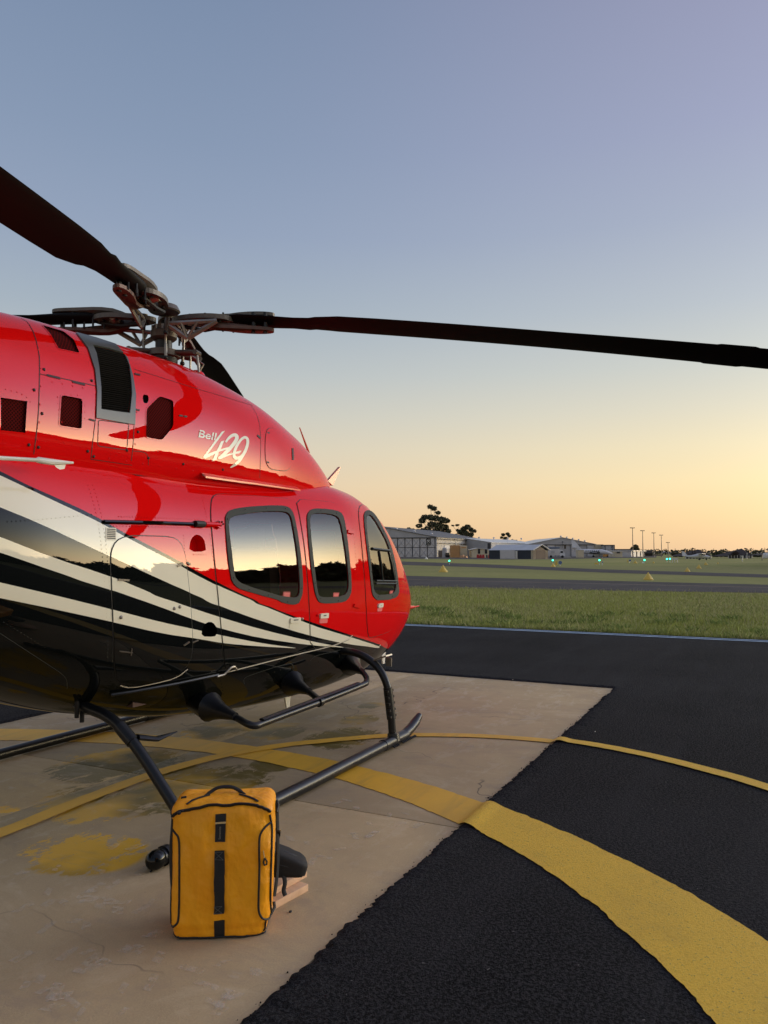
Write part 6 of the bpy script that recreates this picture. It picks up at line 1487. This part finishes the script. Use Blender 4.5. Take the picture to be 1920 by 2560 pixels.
def strap(y0, y1, wd, nm, m='bag_black', off=.003, th=.003, par=None, k=8, x_of=lambda y: 680-(y-300)*.037):
    L_ = []
    for i in range(k+1):
        y = y0+(y1-y0)*i/k; xc = x_of(y)
        for s__ in (-1, -.5, 0, .5, 1): a, c = bz(xc+s__*wd/2, y); L_.append(onf(a, max(c, .004), off))
    fs = [(i*5+j, i*5+j+1, (i+1)*5+j+1, (i+1)*5+j) for i in range(k) for j in range(4)]
    mb = MB().add(L_, fs, 0, True); L2 = [p-bn*th for p in L_]; nn = len(L_)
    mb.add(L_+L2, [(i*5, (i+1)*5, nn+(i+1)*5, nn+i*5) for i in range(k)]+[(i*5+4, nn+i*5+4, nn+(i+1)*5+4, (i+1)*5+4) for i in range(k)]+[(j, nn+j, nn+j+1, j+1) for j in range(4)]+[(k*5+j, k*5+j+1, nn+k*5+j+1, nn+k*5+j) for j in range(4)])
    return mb.build(nm, m, par or bag)
strap(285, 368, 100, 'strap_top'); strap(368, 388, 100, 'strap_edge', 'cord_tan', .0035)
lp = strap(390, 578, 100, 'logo_patch', off=.006, th=.005)
cs_ = strap(672, 1345, 96, 'centre_handle', off=.012, th=.008, k=20); strap(1432, 1648, 100, 'strap_bottom', k=6)
def stitch(pts): 
    q = [Vector(bz(*p)) for p in pts]; return [onf(p.x, p.y, .0135) for p in q]
for x0, y0, x1, y1 in ((618, 682, 700, 755), (590, 1258, 672, 1338)):
    mb = MB()
    for A_, B_ in (((x0, y0), (x1, y1)), ((x1, y0), (x0, y1)), ((x0, y0), (x1, y0)), ((x0, y1), (x1, y1))): mb.tube(stitch([A_, B_]), .0008, 4)
    mb.build('stitching', 'thread_grey', cs_)
# printed name on the patch
fc = bpy.data.curves.new('logo_text', 'FONT'); fc.body = 'Samsonite'; fc.size = 1; fc.align_x = 'CENTER'; fc.align_y = 'CENTER'
fo = bpy.data.objects.new('logo_text', fc); C.objects.link(fo); dg = bpy.context.evaluated_depsgraph_get(); fm = bpy.data.meshes.new_from_object(fo.evaluated_get(dg))
tv = [v.co.copy() for v in fm.vertices]; tf = [list(p.vertices) for p in fm.polygons]; bpy.data.objects.remove(fo)
tw_ = max(v.x for v in tv)-min(v.x for v in tv)
mb = MB(); c0 = onf(*bz(668, 484), .0068); upv = (onf(*bz(668, 400), .0068)-onf(*bz(664, 570), .0068)).normalized(); rv = upv.cross(bn).normalized()
if rv.dot(bu) < 0: rv = -rv
s_ = .050/tw_
mb.add([c0+upv*(v.x*s_)-rv*(v.y*s_) for v in tv], tf); mb.build('logo_print', 'cord_tan' if False else 'steel', lp)
# carry handle on top
def topp(a, c_, bb=.0): return bagp(a, bb, BH_+c_)
MB().tube(sp3([bagp(-.115, .05, BH_-.03), bagp(-.085, .03, BH_-.002), bagp(-.06, .0, BH_+.010), bagp(-.03, -.01, BH_+.024), bagp(.02, -.01, BH_+.026), bagp(.06, .0, BH_+.010), bagp(.09, .03, BH_-.004), bagp(.115, .055, BH_-.035)], 4), [.006]*7+[.010]*14+[.006]*8, 8, sc=(1, .7)).build('carry_handle', 'bag_black', bag)
for sg_ in (-1, 1):
    a0 = [near(bagp(sg_*(.06+.02*k), .03+.018*k, BH_-.003*k), .003) for k in range(5)]
    MB().tube(a0, .007, 6, sc=(1, .4)).build('handle_anchor', 'bag_black', bag)
mb = MB(); mb.tube([near(bagp(sg_*.0+x, .045, BH_), .002) for x in (-.17, -.15)], .006, 6)
mb.sph(onf(*bz(290, 270), .012), .009, seg=8); mb.sph(onf(*bz(310, 255), .010), .007, seg=8); mb.build('zip_pull', 'zip_black', bag)
# zip pull with tan cord on the right pocket
MB().tube([onf(*bz(1073, 690), .007), onf(*bz(1080, 770), .008)], .0022, 6).build('pull_cord', 'cord_tan', bag)
MB().tube([onf(*bz(1082, 770), .008), onf(*bz(1070, 815), .009), onf(*bz(1078, 850), .009), onf(*bz(1095, 845), .009), onf(*bz(1098, 810), .009), onf(*bz(1084, 770), .008)], .0035, 6).build('zip_pull', 'zip_black', bag)
# side straps, buckles, wheels
def sidep(sg_, b_, c, off=.006): return near(bagp(sg_*.4, b_, c), off) if False else near(bagp(sg_*bw*.52, b_, c), off)
for sg_ in (1, -1):
    MB().tube(sp3([sidep(sg_, -.02, .50), sidep(sg_, -.04, .42, .010), sidep(sg_, -.05, .30, .018), sidep(sg_, -.05, .18, .016), sidep(sg_, -.03, .10, .006)], 4), .014, 8, sc=(.5, 1.6)).build('side_handle', 'bag_black', bag)
    for c_ in (.045, .47):
        MB().tube([sidep(sg_, .02, c_, .006), sidep(sg_, -.005, c_+.02, .012), sidep(sg_, -.02, c_+.035, .006)], .007, 6).build('buckle', 'zip_black', bag)
    MB().cyl(bagp(sg_*(bw/2-.03), -BD_/2+.02, .035), bagp(sg_*(bw/2-.055), -BD_/2+.02, .035), .035, 14).build('wheel', 'zip_black', bag)
MB().tube(sp3([sidep(1, .02, .40, .004), sidep(1, -.03, .37, .02), sidep(1, -.07, .33, .02)], 4), .004, 6).build('side_cord', 'bag_black', bag)
MB().tube([sidep(1, -.045, .375, .024), sidep(1, -.065, .335, .022)], .003, 6).build('pull_cord', 'cord_tan', bag)
MB().box(bc-bn*(BD_/2+.006)+Vector((0, 0, .27)), (.30, .012, .48), Matrix.Rotation(math.atan2(bu.y, bu.x), 3, 'Z'), bev=.004).build('back_panel', 'bag_black', bag)
# --- black pouch behind
def pp(x, y, d, z=None): # point at photo pixel and forward distance
    q = rayd(x, y); k = d/(q.dot(Vector((math.cos(PSI), math.sin(PSI), 0)))); return CP+q*k
pc0 = gd(708, 3.62); pouch = thing('pouch', pc0, 'small black zipped pouch lying on wooden boards behind the orange bag', 'pouch')
def blob_box(name, c, dims, M, m, par, bev=.02):
    return MB().box(c, dims, M, bev=bev).build(name, m, par)
Mz = Matrix.Rotation(math.atan2(bu.y, bu.x)+R(8), 3, 'Z')
pcen = pp(702, 2152, 3.60)
bm = bmesh.new(); bmesh.ops.create_cube(bm, size=1)
bmesh.ops.subdivide_edges(bm, edges=bm.edges[:], cuts=7, use_grid_fill=True)
vv = []
for v in bm.verts:
    p = v.co*2; r_ = (abs(p.x)**6+abs(p.y)**6+abs(p.z)**6)**(1/6); p = p/r_ if r_ > 0 else p
    q = Vector((p.x*.120, p.y*.075, p.z*.062*(1.25-.75*(p.x*.5+.5)))); q.z += .004*noise.noise(q*40); q = Matrix.Rotation(R(16), 3, 'Y') @ q; vv.append(pcen+Mz @ q)
ff = [[v.index for v in f.verts] for f in bm.faces]; bm.free()
MB().add(vv, ff, 0, True).build('pouch_body', 'bag_black', pouch)
def pt3(dx, dy, dz): return pcen+Mz @ (Matrix.Rotation(R(16), 3, 'Y') @ Vector((dx, dy, dz)))
MB().tube(sp3([pt3(-.09, -.065, .006), pt3(0, -.073, .006), pt3(.07, -.06, .004), pt3(.103, -.01, .002), pt3(.09, .05, .0)], 4), .004, 6).build('zip', 'zip_black', pouch)
MB().tube(sp3([pt3(-.06, -.02, .055), pt3(0, -.03, .053), pt3(.06, -.02, .040), pt3(.10, .0, .014)], 4), .009, 8, sc=(1, .5)).build('carry_strap', 'zip_black', pouch)
MB().tube(sp3([pt3(.015, -.066, -.03), pt3(.03, -.08, -.06), pt3(.032, -.085, -.09), pt3(.045, -.09, -.11)], 4), .011, 8, sc=(1, .4)).build('strap_tail', 'bag_black', pouch)
MB().add([pt3(.045, -.058, .024), pt3(.075, -.05, .020), pt3(.062, -.045, .038)], [(0, 1, 2)]).build('reflective_tab', 'antenna_white', pouch)
# --- two boards under the pouch
def board(a, b_, wdt, z0, z1, label, name='timber_board'):
    a, b_ = Vector(a), Vector(b_); d = (b_-a).normalized(); nn = Vector((-d.y, d.x, 0)); mid = (a+b_)/2
    M = Matrix.Rotation(math.atan2(d.y, d.x), 3, 'Z')
    o = MB().box(mid+nn*wdt/2+Vector((0, 0, (z0+z1)/2)), ((b_-a).length, wdt, z1-z0), M, bev=.004).build(name, 'wood_timber', loc=mid, label=label, cat='board', group='boards behind the bag'); return o
g0, g1 = pl(640, 2300, 2, 0), pl(771, 2228, 2, 0); g0.z = g1.z = 0
board(g0, g1, .16, .0, .034, 'lower of two pale timber boards stacked on the concrete behind the bag')
g0, g1 = pl(650, 2262, 2, .03), pl(768, 2196, 2, .03); g0.z = g1.z = 0
board(g0, g1, .15, .036, .068, 'upper timber board lying beneath the black pouch')
# small litter on the pad
for i, (x, y, lab) in enumerate(((378, 2180, 'tiny dark pebble on the concrete left of the bag'), (726, 2281, 'tiny dark twig on the concrete right of the boards'), (1282, 1700, 'small pale stone on the asphalt beyond the pad edge'), (1488, 1830, 'tiny white speck of gravel on the asphalt between the yellow lines'))):
    p = pl(x, y, 2, .0 if i < 2 else .018); MB().sph(p+Vector((0, 0, .004)), .008 if i < 2 else .006, seg=6, sc=(1.4, .8, .6)).build('pebble', 'seam_black' if i < 2 else 'trim_white', loc=p, label=lab, cat='pebble')
